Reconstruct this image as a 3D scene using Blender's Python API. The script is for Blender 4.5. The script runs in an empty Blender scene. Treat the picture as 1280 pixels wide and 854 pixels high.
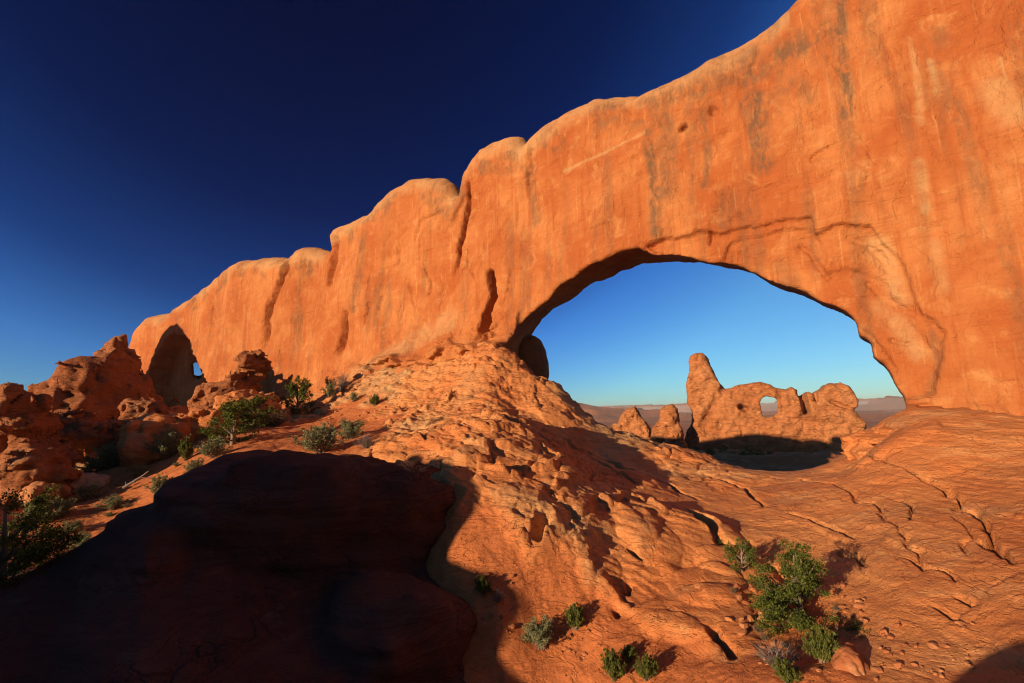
import bpy, math, random
import numpy as np
R = math.radians
random.seed(7)
rng = np.random.default_rng(11)
scn = bpy.context.scene
COL = scn.collection

# ------------------------------------------------------------------ camera
FPX, PITCH, ROLL = 604.0, R(8.4), R(-1.5)          # focal length in photo pixels (1280 wide)
_F = np.array([0, math.cos(PITCH), math.sin(PITCH)])
_R0 = np.array([1.0, 0, 0]); _U0 = np.array([0, -math.sin(PITCH), math.cos(PITCH)])
_R = _R0*math.cos(ROLL) + _U0*math.sin(ROLL)
_U = -_R0*math.sin(ROLL) + _U0*math.cos(ROLL)
from mathutils import Matrix, Vector
cd = bpy.data.cameras.new('camera'); cam = bpy.data.objects.new('camera', cd); COL.objects.link(cam)
cam.matrix_world = Matrix(((_R[0], _U[0], -_F[0], 0), (_R[1], _U[1], -_F[1], 0), (_R[2], _U[2], -_F[2], 0), (0, 0, 0, 1)))
cd.sensor_width = 36; cd.lens = 36*FPX/1280; cd.clip_start = 0.05; cd.clip_end = 200000
scn.camera = cam

# ------------------------------------------------------------------ sun, sky, exposure
SUN_AZ, SUN_EL = R(48), R(10.5)       # azimuth the light travels towards (from +Y to +X); elevation
Ldir = np.array([math.sin(SUN_AZ)*math.cos(SUN_EL), math.cos(SUN_AZ)*math.cos(SUN_EL), -math.sin(SUN_EL)])
sd = bpy.data.lights.new('sun', 'SUN'); sun = bpy.data.objects.new('sun', sd); COL.objects.link(sun)
sun.rotation_euler = Vector(Ldir).to_track_quat('-Z', 'Y').to_euler()
sun.location = (-30, -30, 60)
sd.energy = 5.0; sd.angle = R(0.5); sd.color = (1.0, 0.76, 0.50)
w = bpy.data.worlds.new('World'); scn.world = w; w.use_nodes = True
wn, wl = w.node_tree.nodes, w.node_tree.links
wn.clear()
sky = wn.new('ShaderNodeTexSky'); sky.sky_type = 'NISHITA'; sky.sun_disc = False
sky.sun_elevation = SUN_EL; sky.sun_rotation = SUN_AZ + math.pi
sky.altitude = 1500; sky.air_density = 1.0; sky.dust_density = 0.3; sky.ozone_density = 3.0
gam = wn.new('ShaderNodeGamma'); gam.inputs[1].default_value = 1.0
bg = wn.new('ShaderNodeBackground'); bg.inputs[1].default_value = 0.09
wo = wn.new('ShaderNodeOutputWorld')
# deep polarised band of the sky, fixed in world directions
geo = wn.new('ShaderNodeTexCoord')
dot = wn.new('ShaderNodeVectorMath'); dot.operation = 'DOT_PRODUCT'
dv = Vector((-0.25, 0.62, 0.74)).normalized(); dot.inputs[1].default_value = dv
wl.new(geo.outputs['Generated'], dot.inputs[0])
rmp = wn.new('ShaderNodeValToRGB')
wl.new(dot.outputs['Value'], rmp.inputs[0])
SKYRAMP = [(0.0, (0.20, 0.24, 0.30)), (0.22, (0.75, 1.0, 1.05)), (0.58, (0.55, 0.95, 1.18)), (0.71, (0.29, 0.66, 1.18)), (0.80, (0.075, 0.25, 0.62)), (0.90, (0.014, 0.085, 0.30)), (1.0, (0.005, 0.042, 0.18))]
cr = rmp.color_ramp
while len(cr.elements) < len(SKYRAMP): cr.elements.new(0.5)
for e, (p, c) in zip(cr.elements, SKYRAMP):
    e.position = p; e.color = (*c, 1)
mul = wn.new('ShaderNodeMix'); mul.data_type = 'RGBA'; mul.blend_type = 'MULTIPLY'; mul.inputs[0].default_value = 1.0
wl.new(sky.outputs[0], gam.inputs[0]); wl.new(gam.outputs[0], mul.inputs[6]); wl.new(rmp.outputs[0], mul.inputs[7])
wl.new(mul.outputs[2], bg.inputs[0]); wl.new(bg.outputs[0], wo.inputs[0])
vs = scn.view_settings
vs.view_transform = 'Standard'; vs.look = 'None'; vs.exposure = 0.33; vs.gamma = 1.0; vs.use_curve_mapping = False
scn.cycles.filter_width = 1.1; scn.cycles.max_bounces = 4; scn.cycles.diffuse_bounces = 1; scn.cycles.glossy_bounces = 1
scn.cycles.transparent_max_bounces = 4; scn.cycles.volume_bounces = 0

# ------------------------------------------------------------------ geometry helpers
def ray(px, py):
    px = np.asarray(px, float); py = np.asarray(py, float)
    d = ((px-640)/FPX)[..., None]*_R + (-(py-427)/FPX)[..., None]*_U + _F
    return d
def at(px, py, r):
    """world point seen at a photo pixel, at horizontal distance r"""
    d = ray(px, py); s = np.asarray(r)/np.hypot(d[..., 0], d[..., 1])
    return d*s[..., None]
_perm = np.random.default_rng(3).integers(0, 1 << 16, 4096).astype(np.int64)
_val = np.random.default_rng(4).random(4096).astype(np.float32)*2-1
def noise3(x, y, z, seed=0):
    x = np.asarray(x, np.float32); y = np.asarray(y, np.float32); z = np.asarray(z, np.float32)
    x, y, z = np.broadcast_arrays(x, y, z)
    xi = np.floor(x); yi = np.floor(y); zi = np.floor(z)
    fx = x-xi; fy = y-yi; fz = z-zi
    fx = fx*fx*fx*(fx*(fx*6-15)+10); fy = fy*fy*fy*(fy*(fy*6-15)+10); fz = fz*fz*fz*(fz*(fz*6-15)+10)
    xi = xi.astype(np.int64)+seed*17; yi = yi.astype(np.int64)+seed*31; zi = zi.astype(np.int64)
    a0 = _perm[xi & 4095]; a1 = _perm[(xi+1) & 4095]
    def h(a, dy, dz): return _val[(_perm[(a+yi+dy) & 4095]+zi+dz) & 4095]
    def l(a, dz):
        p = h(a, 0, dz); q = h(a, 1, dz); return p+(q-p)*fy
    x0 = l(a0, 0); x1 = l(a1, 0); p = x0+(x1-x0)*fx
    x0 = l(a0, 1); x1 = l(a1, 1); q = x0+(x1-x0)*fx
    return p+(q-p)*fz
def fbm(x, y, z, oct=4, seed=0, gain=0.5, ridge=False):
    s = 0; a = 1.0; t = 0
    for o in range(oct):
        n = noise3(x, y, z, seed+o*7)
        if ridge: n = 1-2*np.abs(n)
        s = s+a*n; t += a; a *= gain
        x = x*2.03; y = y*2.03; z = z*2.03
    return s/t
def cells(x, y, z=None, seed=0):
    """value of the nearest jittered cell (-1..1) and distance to the cell border: broken, blocky rock"""
    x = np.asarray(x, np.float32); y = np.asarray(y, np.float32)
    flat = z is None; z = np.zeros_like(x) if flat else np.asarray(z, np.float32)
    x, y, z = np.broadcast_arrays(x, y, z)
    xi = np.floor(x); yi = np.floor(y); zi = np.floor(z)
    f1 = np.full(x.shape, 9, np.float32); f2 = f1.copy(); v = np.zeros(x.shape, np.float32)
    for i in (-1, 0, 1):
        for j in (-1, 0, 1):
            for k in ((0,) if flat else (-1, 0, 1)):
                cx = xi+i; cy = yi+j; cz = zi+k
                h = (_perm[(_perm[(cx.astype(np.int64)+seed*13) & 4095]+cy.astype(np.int64)) & 4095]+cz.astype(np.int64))
                jx = _val[h & 4095]*0.5+0.5; jy = _val[(h+777) & 4095]*0.5+0.5; jz = 0 if flat else _val[(h+1777) & 4095]*0.5+0.5
                d = np.sqrt((cx+jx-x)**2+(cy+jy-y)**2+((cz+jz-z)**2 if not flat else 0))
                n = d < f1
                f2 = np.where(n, f1, np.minimum(f2, d)); v = np.where(n, _val[(h+2777) & 4095], v); f1 = np.where(n, d, f1)
    return v, f2-f1
def sstep(a, b, x):
    t = np.clip((x-a)/(b-a), 0, 1); return t*t*(3-2*t)
def seg_dist(P, U, V, closed=False):
    """distance from grid points to a polyline, plus the 0..1 position along it"""
    P = np.asarray(P, float); n = len(P); m = n if closed else n-1
    best = np.full(U.shape, 1e9, np.float32); along = np.zeros(U.shape, np.float32)
    for i in range(m):
        ax, ay = P[i]; bx, by = P[(i+1) % n]
        dx, dy = bx-ax, by-ay; L = dx*dx+dy*dy+1e-9
        t = np.clip(((U-ax)*dx+(V-ay)*dy)/L, 0, 1)
        d = np.hypot(U-ax-t*dx, V-ay-t*dy)
        k = d < best
        best = np.where(k, d, best); along = np.where(k, (i+t)/m, along)
    return best, along
def sdpoly(P, U, V):
    d, _ = seg_dist(P, U, V, True)
    ins = np.zeros(U.shape, bool); P = np.asarray(P, float); n = len(P)
    for i in range(n):
        ax, ay = P[i]; bx, by = P[(i+1) % n]
        c = ((ay > V) != (by > V))
        with np.errstate(divide='ignore', invalid='ignore'):
            xx = (bx-ax)*(V-ay)/(by-ay if by != ay else 1e-9)+ax
        ins ^= c & (U < xx)
    return np.where(ins, -d, d)
def rint(a, b, k):
    return np.minimum(-k, np.maximum(a, b))+np.sqrt(np.maximum(a+k, 0)**2+np.maximum(b+k, 0)**2)
def smin(a, b, k):
    h = np.clip(0.5+0.5*(b-a)/k, 0, 1); return b+(a-b)*h-k*h*(1-h)

def surface_nets(F, ax, ay, az):
    F = F.astype(np.float32)
    ins = F < 0
    nx, ny, nz = F.shape
    c = np.zeros((nx-1, ny-1, nz-1), np.int8)
    for i in (0, 1):
        for j in (0, 1):
            for k in (0, 1): c += ins[i:nx-1+i, j:ny-1+j, k:nz-1+k]
    act = (c > 0) & (c < 8)
    I, J, K = np.nonzero(act)
    idx = np.full(act.shape, -1, np.int32); idx[I, J, K] = np.arange(len(I))
    S = np.zeros((len(I), 3), np.float32); n = np.zeros(len(I), np.float32)
    for axis in range(3):
        for a in (0, 1):
            for b in (0, 1):
                o = [0, 0, 0]; oth = [q for q in range(3) if q != axis]; o[oth[0]] = a; o[oth[1]] = b
                e = list(o); e[axis] = 1
                f0 = F[I+o[0], J+o[1], K+o[2]]; f1 = F[I+e[0], J+e[1], K+e[2]]
                m = (f0 < 0) != (f1 < 0)
                t = np.where(m, f0/np.where(m, f0-f1, 1), 0)
                P = np.stack([np.full(len(I), o[q], np.float32) for q in range(3)], 1)
                P[:, axis] = t
                S += P*m[:, None]; n += m
    S /= n[:, None]
    gx = np.interp(I+S[:, 0], np.arange(nx), ax); gy = np.interp(J+S[:, 1], np.arange(ny), ay); gz = np.interp(K+S[:, 2], np.arange(nz), az)
    quads = []
    def fc(axis):
        sl0 = [slice(1, -1)]*3; sl1 = [slice(1, -1)]*3
        sl0[axis] = slice(0, -1); sl1[axis] = slice(1, None)
        A = ins[tuple(sl0)]; B = ins[tuple(sl1)]
        m = A != B; i, j, k = np.nonzero(m); sgn = A[i, j, k]
        g = [i, j, k]
        o = [q for q in range(3) if q != axis]
        for q in o: g[q] = g[q]+1
        def cell(a, b):
            h = [v.copy() for v in g]; h[o[0]] = h[o[0]]-a; h[o[1]] = h[o[1]]-b
            return idx[h[0], h[1], h[2]]
        q = np.stack([cell(1, 1), cell(0, 1), cell(0, 0), cell(1, 0)], 1)
        flip = sgn if axis != 1 else ~sgn
        q = np.where(flip[:, None], q, q[:, ::-1])
        quads.append(q[(q >= 0).all(1)])
    for a in range(3): fc(a)
    return np.stack([gx, gy, gz], 1), np.concatenate(quads)

def mk(name, V, Fc, mat, loc=(0, 0, 0), smooth=True, mask=None, parent=None, label=None, cat=None, group=None, kind=None):
    me = bpy.data.meshes.new(name); V = np.asarray(V, np.float32)-np.asarray(loc, np.float32)
    Fc = np.asarray(Fc, np.int32); n = Fc.shape[1]
    me.vertices.add(len(V)); me.vertices.foreach_set('co', V.ravel())
    me.loops.add(Fc.size); me.loops.foreach_set('vertex_index', Fc.ravel())
    me.polygons.add(len(Fc)); me.polygons.foreach_set('loop_start', np.arange(len(Fc), dtype=np.int32)*n)
    me.polygons.foreach_set('loop_total', np.full(len(Fc), n, np.int32))
    me.polygons.foreach_set('use_smooth', np.full(len(Fc), smooth))
    if mask is not None:
        at_ = me.attributes.new('mask', 'FLOAT_COLOR', 'POINT')
        m4 = np.ones((len(V), 4), np.float32); m4[:, :3] = mask
        at_.data.foreach_set('color', m4.ravel())
    me.update(calc_edges=True); me.validate()
    me.materials.append(mat)
    o = bpy.data.objects.new(name, me); o.location = loc; COL.objects.link(o)
    if parent: o.parent = parent
    tag(o, label, cat, group, kind)
    return o
def tag(o, label=None, cat=None, group=None, kind=None):
    if label: o['label'] = label
    if cat: o['category'] = cat
    if group: o['group'] = group
    if kind: o['kind'] = kind
def empty(name, loc, label, cat, group=None):
    o = bpy.data.objects.new(name, None); o.location = loc; o.empty_display_size = 0.2; COL.objects.link(o)
    tag(o, label, cat, group); return o

# ------------------------------------------------------------------ materials
def rock_mat(name, base, dark, pale, streak=0.0, strata=0.0, bump=0.08, scale=1.0, varn=(0.13, 0.085, 0.05), pal=(0.56, 0.33, 0.15), sand=(0.60, 0.18, 0.058), fine=0.5, cracks=0.0, flake=0.0, fsc=(1, 1, 1), fcn=11.0, fw=0.16):
    m = bpy.data.materials.new(name); m.use_nodes = True
    n, l = m.node_tree.nodes, m.node_tree.links; n.clear()
    out = n.new('ShaderNodeOutputMaterial'); b = n.new('ShaderNodeBsdfPrincipled'); l.new(b.outputs[0], out.inputs[0])
    b.inputs['Roughness'].default_value = 0.92
    b.inputs['Specular IOR Level'].default_value = 0.15
    g = n.new('ShaderNodeNewGeometry')
    def mapped(s):
        mp = n.new('ShaderNodeMapping'); mp.inputs['Scale'].default_value = s; l.new(g.outputs['Position'], mp.inputs[0]); return mp.outputs[0]
    def nz(vec, sc, det=5, ro=0.6, dist=0.0):
        t = n.new('ShaderNodeTexNoise'); t.inputs['Scale'].default_value = sc; t.inputs['Detail'].default_value = det
        t.inputs['Roughness'].default_value = ro; t.inputs['Distortion'].default_value = dist; l.new(vec, t.inputs[0]); return t.outputs[0]
    def ramp(f, a, c, lo=0.0, hi=1.0):
        t = n.new('ShaderNodeMapRange'); t.inputs[1].default_value = a; t.inputs[2].default_value = c
        t.inputs[3].default_value = lo; t.inputs[4].default_value = hi; t.interpolation_type = 'SMOOTHSTEP'; l.new(f, t.inputs[0]); return t.outputs[0]
    def mix(f, A, B):
        t = n.new('ShaderNodeMix'); t.data_type = 'RGBA'
        if isinstance(f, float): t.inputs[0].default_value = f
        else: l.new(f, t.inputs[0])
        for s, v in ((6, A), (7, B)):
            if isinstance(v, tuple): t.inputs[s].default_value = (*v, 1)
            else: l.new(v, t.inputs[s])
        return t.outputs[2]
    def mth(op, a, c):
        t = n.new('ShaderNodeMath'); t.operation = op; t.use_clamp = False
        for s, v in ((0, a), (1, c)):
            if isinstance(v, (int, float)): t.inputs[s].default_value = v
            else: l.new(v, t.inputs[s])
        return t.outputs[0]
    iso = mapped((scale, scale, scale))
    c = mix(ramp(nz(iso, 0.13, 5, 0.6, 0.6), 0.36, 0.66), dark, base)
    c = mix(ramp(nz(iso, 0.55, 7, 0.65, 0.8), 0.50, 0.78, 0, 0.75), c, pale)
    if streak:
        sv = mapped((2.6*scale, 2.6*scale, 0.05*scale))
        c = mix(ramp(nz(sv, 0.55, 7, 0.68, 0.3), 0.50, 0.66, 0, streak), c, dark)
        sv2 = mapped((4.5*scale, 4.5*scale, 0.10*scale))
        c = mix(ramp(nz(sv2, 0.8, 5, 0.6, 0.2), 0.56, 0.80, 0, streak), c, pale)
    if strata:
        sv = mapped((0.12*scale, 0.12*scale, 2.6*scale))
        c = mix(ramp(nz(sv, 1.0, 6, 0.6, 0.7), 0.46, 0.68, 0, strata), c, dark)
        sv = mapped((0.2*scale, 0.2*scale, 3.6*scale))
        c = mix(ramp(nz(sv, 1.0, 5, 0.6, 0.5), 0.56, 0.74, 0, strata), c, pale)
    at_ = n.new('ShaderNodeAttribute'); at_.attribute_name = 'mask'; sp = n.new('ShaderNodeSeparateColor'); l.new(at_.outputs['Color'], sp.inputs[0])
    brk = ramp(nz(mapped((scale*1.6, scale*1.6, scale*0.5)), 1.1, 8, 0.72, 0.6), 0.32, 0.62)
    c = mix(mth('MULTIPLY', sp.outputs[1], ramp(nz(iso, 0.5, 8, 0.7, 0.5), 0.30, 0.60, 0.35, 1.0)), c, pal)
    c = mix(sp.outputs[2], c, mix(ramp(nz(iso, 1.6, 8, 0.7), 0.35, 0.7), sand, tuple(v*0.78 for v in sand)))
    c = mix(mth('MULTIPLY', sp.outputs[0], brk), c, varn)
    # grain
    gr = nz(iso, 7.0, 6, 0.75)
    c = mix(ramp(gr, 0.52, 0.80, 0, 0.45*fine*2), c, tuple(v*0.62 for v in dark))
    l.new(c, b.inputs['Base Color'])
    b1 = n.new('ShaderNodeBump'); b1.inputs['Strength'].default_value = 1.0; b1.inputs['Distance'].default_value = bump
    h = mth('ADD', nz(iso, 1.1, 9, 0.68, 0.3), mth('MULTIPLY', nz(iso, 6.0, 6, 0.7), 0.22))
    h = mth('ADD', h, mth('MULTIPLY', nz(mapped((0.25*scale, 0.25*scale, 2.6*scale)), 1.4, 6, 0.6, 0.5), 0.5*(strata > 0)))
    if cracks:
        vo = n.new('ShaderNodeTexVoronoi'); vo.feature = 'DISTANCE_TO_EDGE'; vo.inputs['Scale'].default_value = 0.45
        wv = n.new('ShaderNodeVectorMath'); wv.operation = 'ADD'
        no = n.new('ShaderNodeTexNoise'); no.inputs['Scale'].default_value = 0.8; no.inputs['Detail'].default_value = 5; l.new(iso, no.inputs[0])
        vm = n.new('ShaderNodeVectorMath'); vm.operation = 'SCALE'; vm.inputs['Scale'].default_value = 2.2; l.new(no.outputs['Color'], vm.inputs[0])
        l.new(mapped((scale*0.6, scale*0.6, scale*1.6)), wv.inputs[0]); l.new(vm.outputs[0], wv.inputs[1]); l.new(wv.outputs[0], vo.inputs['Vector'])
        ck = mth('MULTIPLY', ramp(vo.outputs['Distance'], 0.0, 0.05, -1.0, 0.0), ramp(nz(iso, 0.3, 3), 0.48, 0.62))
        h = mth('ADD', h, mth('MULTIPLY', ck, cracks))
    if flake:
        for k, (sc, am) in enumerate(((0.45, 1.0), (1.3, 0.45))):
            fn = mth('MULTIPLY', nz(mapped(tuple(scale*q for q in fsc)), sc, 7, 0.58, 0.5), fcn)
            fl = mth('FLOOR', fn, 0); fr = mth('SUBTRACT', fn, fl)
            h = mth('ADD', h, mth('MULTIPLY', mth('ADD', fl, ramp(fr, 0.0, fw)), flake*am/bump))
    l.new(h, b1.inputs['Height']); l.new(b1.outputs[0], b.inputs['Normal'])
    return m
BASE = (0.54, 0.195, 0.062); DARK = (0.44, 0.125, 0.036); PALE = (0.62, 0.29, 0.105)
M_wall = rock_mat('sandstone_wall', BASE, (0.41, 0.108, 0.030), PALE, streak=0.75, strata=0.15, bump=0.22, fine=0.5, flake=0.045, fsc=(0.8, 0.8, 0.5), fcn=4.5, fw=0.22)
M_slope = rock_mat('sandstone_slope', (0.70, 0.28, 0.095), (0.60, 0.19, 0.058), (0.74, 0.38, 0.155), strata=0.38, bump=0.15, cracks=0.15, fine=0.42, flake=0.038, fsc=(0.7, 0.7, 2.4))
M_crag = rock_mat('sandstone_crag', (0.44, 0.16, 0.062), (0.34, 0.105, 0.04), (0.52, 0.24, 0.11), strata=0.3, bump=0.40, fine=0.8, scale=0.7, cracks=0.6, flake=0.13, fsc=(0.9, 0.9, 1.6))
M_far = rock_mat('sandstone_far', (0.62, 0.245, 0.09), (0.52, 0.18, 0.062), (0.68, 0.32, 0.14), streak=0.3, strata=0.3, bump=0.9, fine=0.5, scale=0.3, cracks=0.7, flake=0.30, fsc=(0.8, 0.8, 2.2))
M_shade = rock_mat('sandstone_near_shade', (0.12, 0.050, 0.035), (0.085, 0.034, 0.025), (0.16, 0.078, 0.055), strata=0.5, bump=0.2, fine=0.6, scale=1.0, cracks=0.7, flake=0.06, fsc=(0.6, 0.6, 2.6))  # near boulder's stone, part of its shade darkened into the base colour
M_stone = rock_mat('loose_stone', (0.50, 0.20, 0.08), (0.40, 0.13, 0.05), (0.58, 0.30, 0.15), bump=0.05, fine=0.5, scale=3)
M_pale = rock_mat('pale_stone', (0.50, 0.36, 0.22), (0.44, 0.27, 0.15), (0.56, 0.42, 0.28), bump=0.05, fine=0.4, scale=2)

# ------------------------------------------------------------------ ground height
CP = [  # photo x, photo y, horizontal distance of ground
 (1450,535,40),(1450,640,24),(1450,760,17),(1450,900,13),
 (1280,526,39),(1280,600,27),(1280,700,19.5),(1280,780,16.3),(1280,854,14.2),
 (1200,518,39),(1200,580,29),(1200,680,21),(1200,780,16.5),(1200,854,14),
 (1130,514,39),(1130,560,31.5),(1130,650,23),(1130,750,17.5),(1130,854,13.6),
 (1095,534,37.5),(1085,549,37),(1075,567,36),
 (1040,590,34.5),(1040,640,26),(1040,700,21.5),(1040,780,17),(1040,854,13.6),
 (985,594,35.5),(985,650,25.5),
 (930,588,38),(930,610,32),(930,650,26),(930,700,21.5),(930,760,18),(930,854,14),
 (850,562,41),(850,590,34),(850,625,28),(850,660,23.5),(850,720,20),(850,800,16.3),(850,854,14.5),
 (790,548,42),(800,600,30),(800,640,24.5),
 (750,540,43),(760,575,34),(760,605,27.5),(760,660,22.5),(760,720,19.5),(760,790,16.8),(760,854,15),
 (700,499,46),(715,515,45),(700,540,36),(700,565,29),(700,620,22.5),(700,700,18.8),(700,760,17.8),(700,854,15.8),
 (665,475,47.5),(650,500,40),(660,540,33),
 (620,432,49.5),(615,470,42),(620,520,31.5),(620,570,24.2),(600,600,21.8),(600,620,21),(605,650,20),(605,690,18.8),(620,740,17.6),(620,800,16.4),(620,854,15.8),
 (555,447,53.5),(555,480,46),(555,530,33),(555,565,26),(556,585,23.4),(560,600,21.9),(560,640,20.8),(560,700,19),
 (480,458,61),(480,500,49),(480,540,36),(480,580,27.5),(480,650,25),
 (400,497,71),(400,520,53),(400,550,38),(400,572,32),(400,650,26),
 (330,517,84),(330,540,46),(330,570,35),(330,602,30),
 (250,524,95),(250,552,47),(250,582,38),(250,625,31.5),
 (170,562,55),(170,602,43),(170,640,35.5),(170,690,30.5),
 (90,594,52),(90,625,43),(90,665,35.5),(90,710,30),
 (20,602,55),(20,645,42),(20,705,31),(20,770,23),
 (-120,610,50),(-120,680,35),(-120,760,25),
 (-300,620,50),(-300,720,35),(-300,800,25),
]
_cp = np.array(CP, float)
_w = at(_cp[:, 0], _cp[:, 1], _cp[:, 2])
_az = np.arctan2(_w[:, 0], _w[:, 1]); _r = _cp[:, 2]; _z = _w[:, 2]
extra = []   # azimuth in degrees, distance, height
for a in (-60, -35, -10, 10, 30, 50, 75):
    extra += [(a, 0.8, -2.0), (a, 1.8, -2.75), (a, 3.5, -4.6), (a, 7, -7.0)]
for a in (-60, -35, -15): extra += [(a, 12, -8.5), (a, 18, -8.5)]
for a in (-75,): extra += [(a, 12, -6), (a, 20, -6), (a, 40, -9), (a, 70, -11), (a, 150, -12)]
for a in (75,): extra += [(a, 12, -5), (a, 20, -3), (a, 40, -1), (a, 60, -4), (a, 120, -14)]
for a in (5, 15, 25, 33, 58): extra += [(a, 47, -6.6 if a > 8 else -4), (a, 58, -9.5 if a > 8 else -6), (a, 80, -11), (a, 120, -12.5), (a, 190, -17), (a, 260, -22.5), (a, 360, -27), (a, 500, -32)]
for a in (-45, -35, -25, -15, -5): extra += [(a, 160, -8 if a < -20 else -10), (a, 230, -16), (a, 360, -24), (a, 500, -32)]
extra += [(-38, 100, -1), (-44, 80, -2), (-15, 85, 2), (-5, 70, 3), (-25, 110, 0)]
ex = np.array(extra, float)
_az = np.concatenate([_az, np.radians(ex[:, 0])]); _r = np.concatenate([_r, ex[:, 1]]); _z = np.concatenate([_z, ex[:, 2]])
_P = np.stack([_az*1.6, np.log(_r)], 1)
def _phi(d2): return 0.5*d2*np.log(d2+1e-9)
_n = len(_P)
_A = np.zeros((_n+3, _n+3)); _D = ((_P[:, None]-_P[None])**2).sum(2)
_A[:_n, :_n] = _phi(_D)+np.eye(_n)*0.0006; _A[:_n, _n] = 1; _A[:_n, _n+1:] = _P; _A[_n:, :_n] = _A[:_n, _n:].T
_sol = np.linalg.solve(_A, np.concatenate([_z, np.zeros(3)]))
def H0(x, y):
    x = np.asarray(x, float); y = np.asarray(y, float); sh = x.shape
    x = x.ravel(); y = y.ravel()
    az = np.arctan2(x, y); r = np.hypot(x, y)
    lr = np.log(np.clip(r, 0.8, 500)); azc = np.clip(az, -R(78), R(78))
    out = np.empty(len(x))
    for s in range(0, len(x), 20000):
        q = np.stack([azc[s:s+20000]*1.6, lr[s:s+20000]], 1)
        d = ((q[:, None]-_P[None])**2).sum(2)
        out[s:s+20000] = _phi(d)@_sol[:_n]+_sol[_n]+q@_sol[_n+1:]
    far = -32-18*sstep(math.log(500), math.log(2500), np.log(r+1))-60*sstep(math.log(2500), math.log(12000), np.log(r+1))
    t = sstep(450, 800, r); out = out*(1-t)+far*t
    t = sstep(R(70), R(100), np.abs(az)); back = np.where(r < 1.2, -1.9, -1.9-4.2*sstep(1.2, 7, r))-8*sstep(30, 150, r)
    t = t*(1-sstep(300, 600, r))
    out = out*(1-t)+back*t
    return out.reshape(sh)
def ground_at(px, py, rmin=9.0, rmax=60.0):
    """first point of the ground seen at a photo pixel"""
    rr = np.exp(np.linspace(math.log(rmin), math.log(rmax), 500))
    d = ray(px, py); d = d/np.hypot(d[0], d[1])
    g = H0(d[0]*rr, d[1]*rr)-d[2]*rr
    k = np.nonzero(g > 0)[0]
    k = k[0] if len(k) else int(np.argmax(g))
    if k > 0 and g[k] > 0:
        t = -g[k-1]/(g[k]-g[k-1]+1e-9); r = rr[k-1]+(rr[k]-rr[k-1])*np.clip(t, 0, 1)
    else: r = rr[k]
    return np.array([d[0]*r, d[1]*r, float(H0(d[0]*r, d[1]*r))])

# detailed ground: cracks and bedding steps on bare rock, smooth rippled sand elsewhere
SANDB = [(600,760,3.0),(620,800,3),(670,810,2.6),(720,840,2.5),(800,852,2.0),(590,720,2.5),(100,665,7),(170,620,9),(60,700,6),(240,590,8),(300,585,7),(360,560,6),
         (420,545,4),(455,535,3),(400,530,5),(1000,845,1.6),(960,850,1.4),(1010,800,1.2),(905,854,1.0),(330,545,8),(200,650,7)]
CRACKS = [  # on the ground: polyline in photo pixels, depth, half width
 ([(735,570),(760,583),(785,603),(792,612)],0.35,.12),([(1150,590),(1185,610),(1215,640),(1240,675),(1256,700)],.45,.14),([(1120,618),(1138,622),(1144,634),(1136,645)],.3,.09),
 ([(1075,572),(1110,580),(1150,592),(1190,606)],.22,.08),([(1215,670),(1250,690),(1280,712)],.25,.08),([(880,595),(930,612),(960,636)],.4,.16),
 ([(850,640),(880,655),(900,680),(925,690)],.7,.3),([(668,680),(678,664),(690,650)],.8,.28),([(790,700),(800,712)],.4,.14),([(778,745),(784,730)],.4,.12),
 ([(760,755),(775,768)],.4,.12),([(895,790),(905,800),(915,820)],.35,.2),([(1040,680),(1065,690),(1085,710)],.3,.12),([(960,700),(1000,740),(1010,790)],.3,.15),
 ([(1195,745),(1225,755)],.25,.1),([(1170,760),(1195,775)],.25,.1),([(560,512),(590,505),(620,512),(650,508)],.25,.1),([(500,470),(530,462),(560,452),(600,440)],.5,.2),
 ([(440,505),(500,480),(560,470),(620,450)],.4,.18),([(470,545),(540,540),(600,530),(640,545)],.3,.15),([(690,545),(720,560),(760,575),(790,590),(830,605),(870,625)],.5,.25),
 ([(720,600),(760,590),(800,612)],.25,.1),([(640,600),(700,590),(740,600)],.2,.1),([(1100,640),(1140,680),(1160,720)],.15,.07),([(1130,700),(1170,715),(1200,735)],.2,.08),
 ([(990,600),(1040,605),(1090,625),(1120,650)],.2,.09),([(980,640),(1030,650),(1070,670)],.25,.1),([(1180,640),(1200,660),(1220,700)],.15,.07)]
LUMPS = [ # photo px of centre, radius in m, height
 (835,668,2.6,.7),(860,650,1.8,0.5),(790,690,2.2,.5),(870,770,1.7,.5),(880,735,1.5,.5),(650,660,2.4,.5),(700,640,3.,.4),(720,720,1.6,.4),(760,640,2.8,.6),(640,560,3,.6),(600,470,2.2,.7),
 (690,510,2.,.5),(520,520,3,.5),(1060,575,1.6,.3),(740,760,1.2,.3),(905,705,1.2,.5),(840,810,1.3,.4),(660,545,2.2,.7),(1118,552,2.0,.8),(1150,560,2.6,.6),(670,575,1.8,.6)]
_sb = [(ground_at(a, b), c) for a, b, c in SANDB]
_ck = [([ground_at(*p)[:2] for p in pl], d, hw) for pl, d, hw in CRACKS]
_lp = [(ground_at(a, b), c, h) for a, b, c, h in LUMPS]
def sandmask(x, y):
    s = np.zeros(x.shape, np.float32)
    for p, rad in _sb:
        s = np.maximum(s, 1-np.hypot(x-p[0], y-p[1])/rad*0.62)
    r = np.hypot(x, y); az = np.degrees(np.arctan2(x, y))
    s = np.maximum(s, 0.45*sstep(60, 90, r))
    n = fbm(x/2.5, y/2.5, 0, 4, 5)
    return sstep(0.30, 0.50, s+0.28*n)
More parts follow.
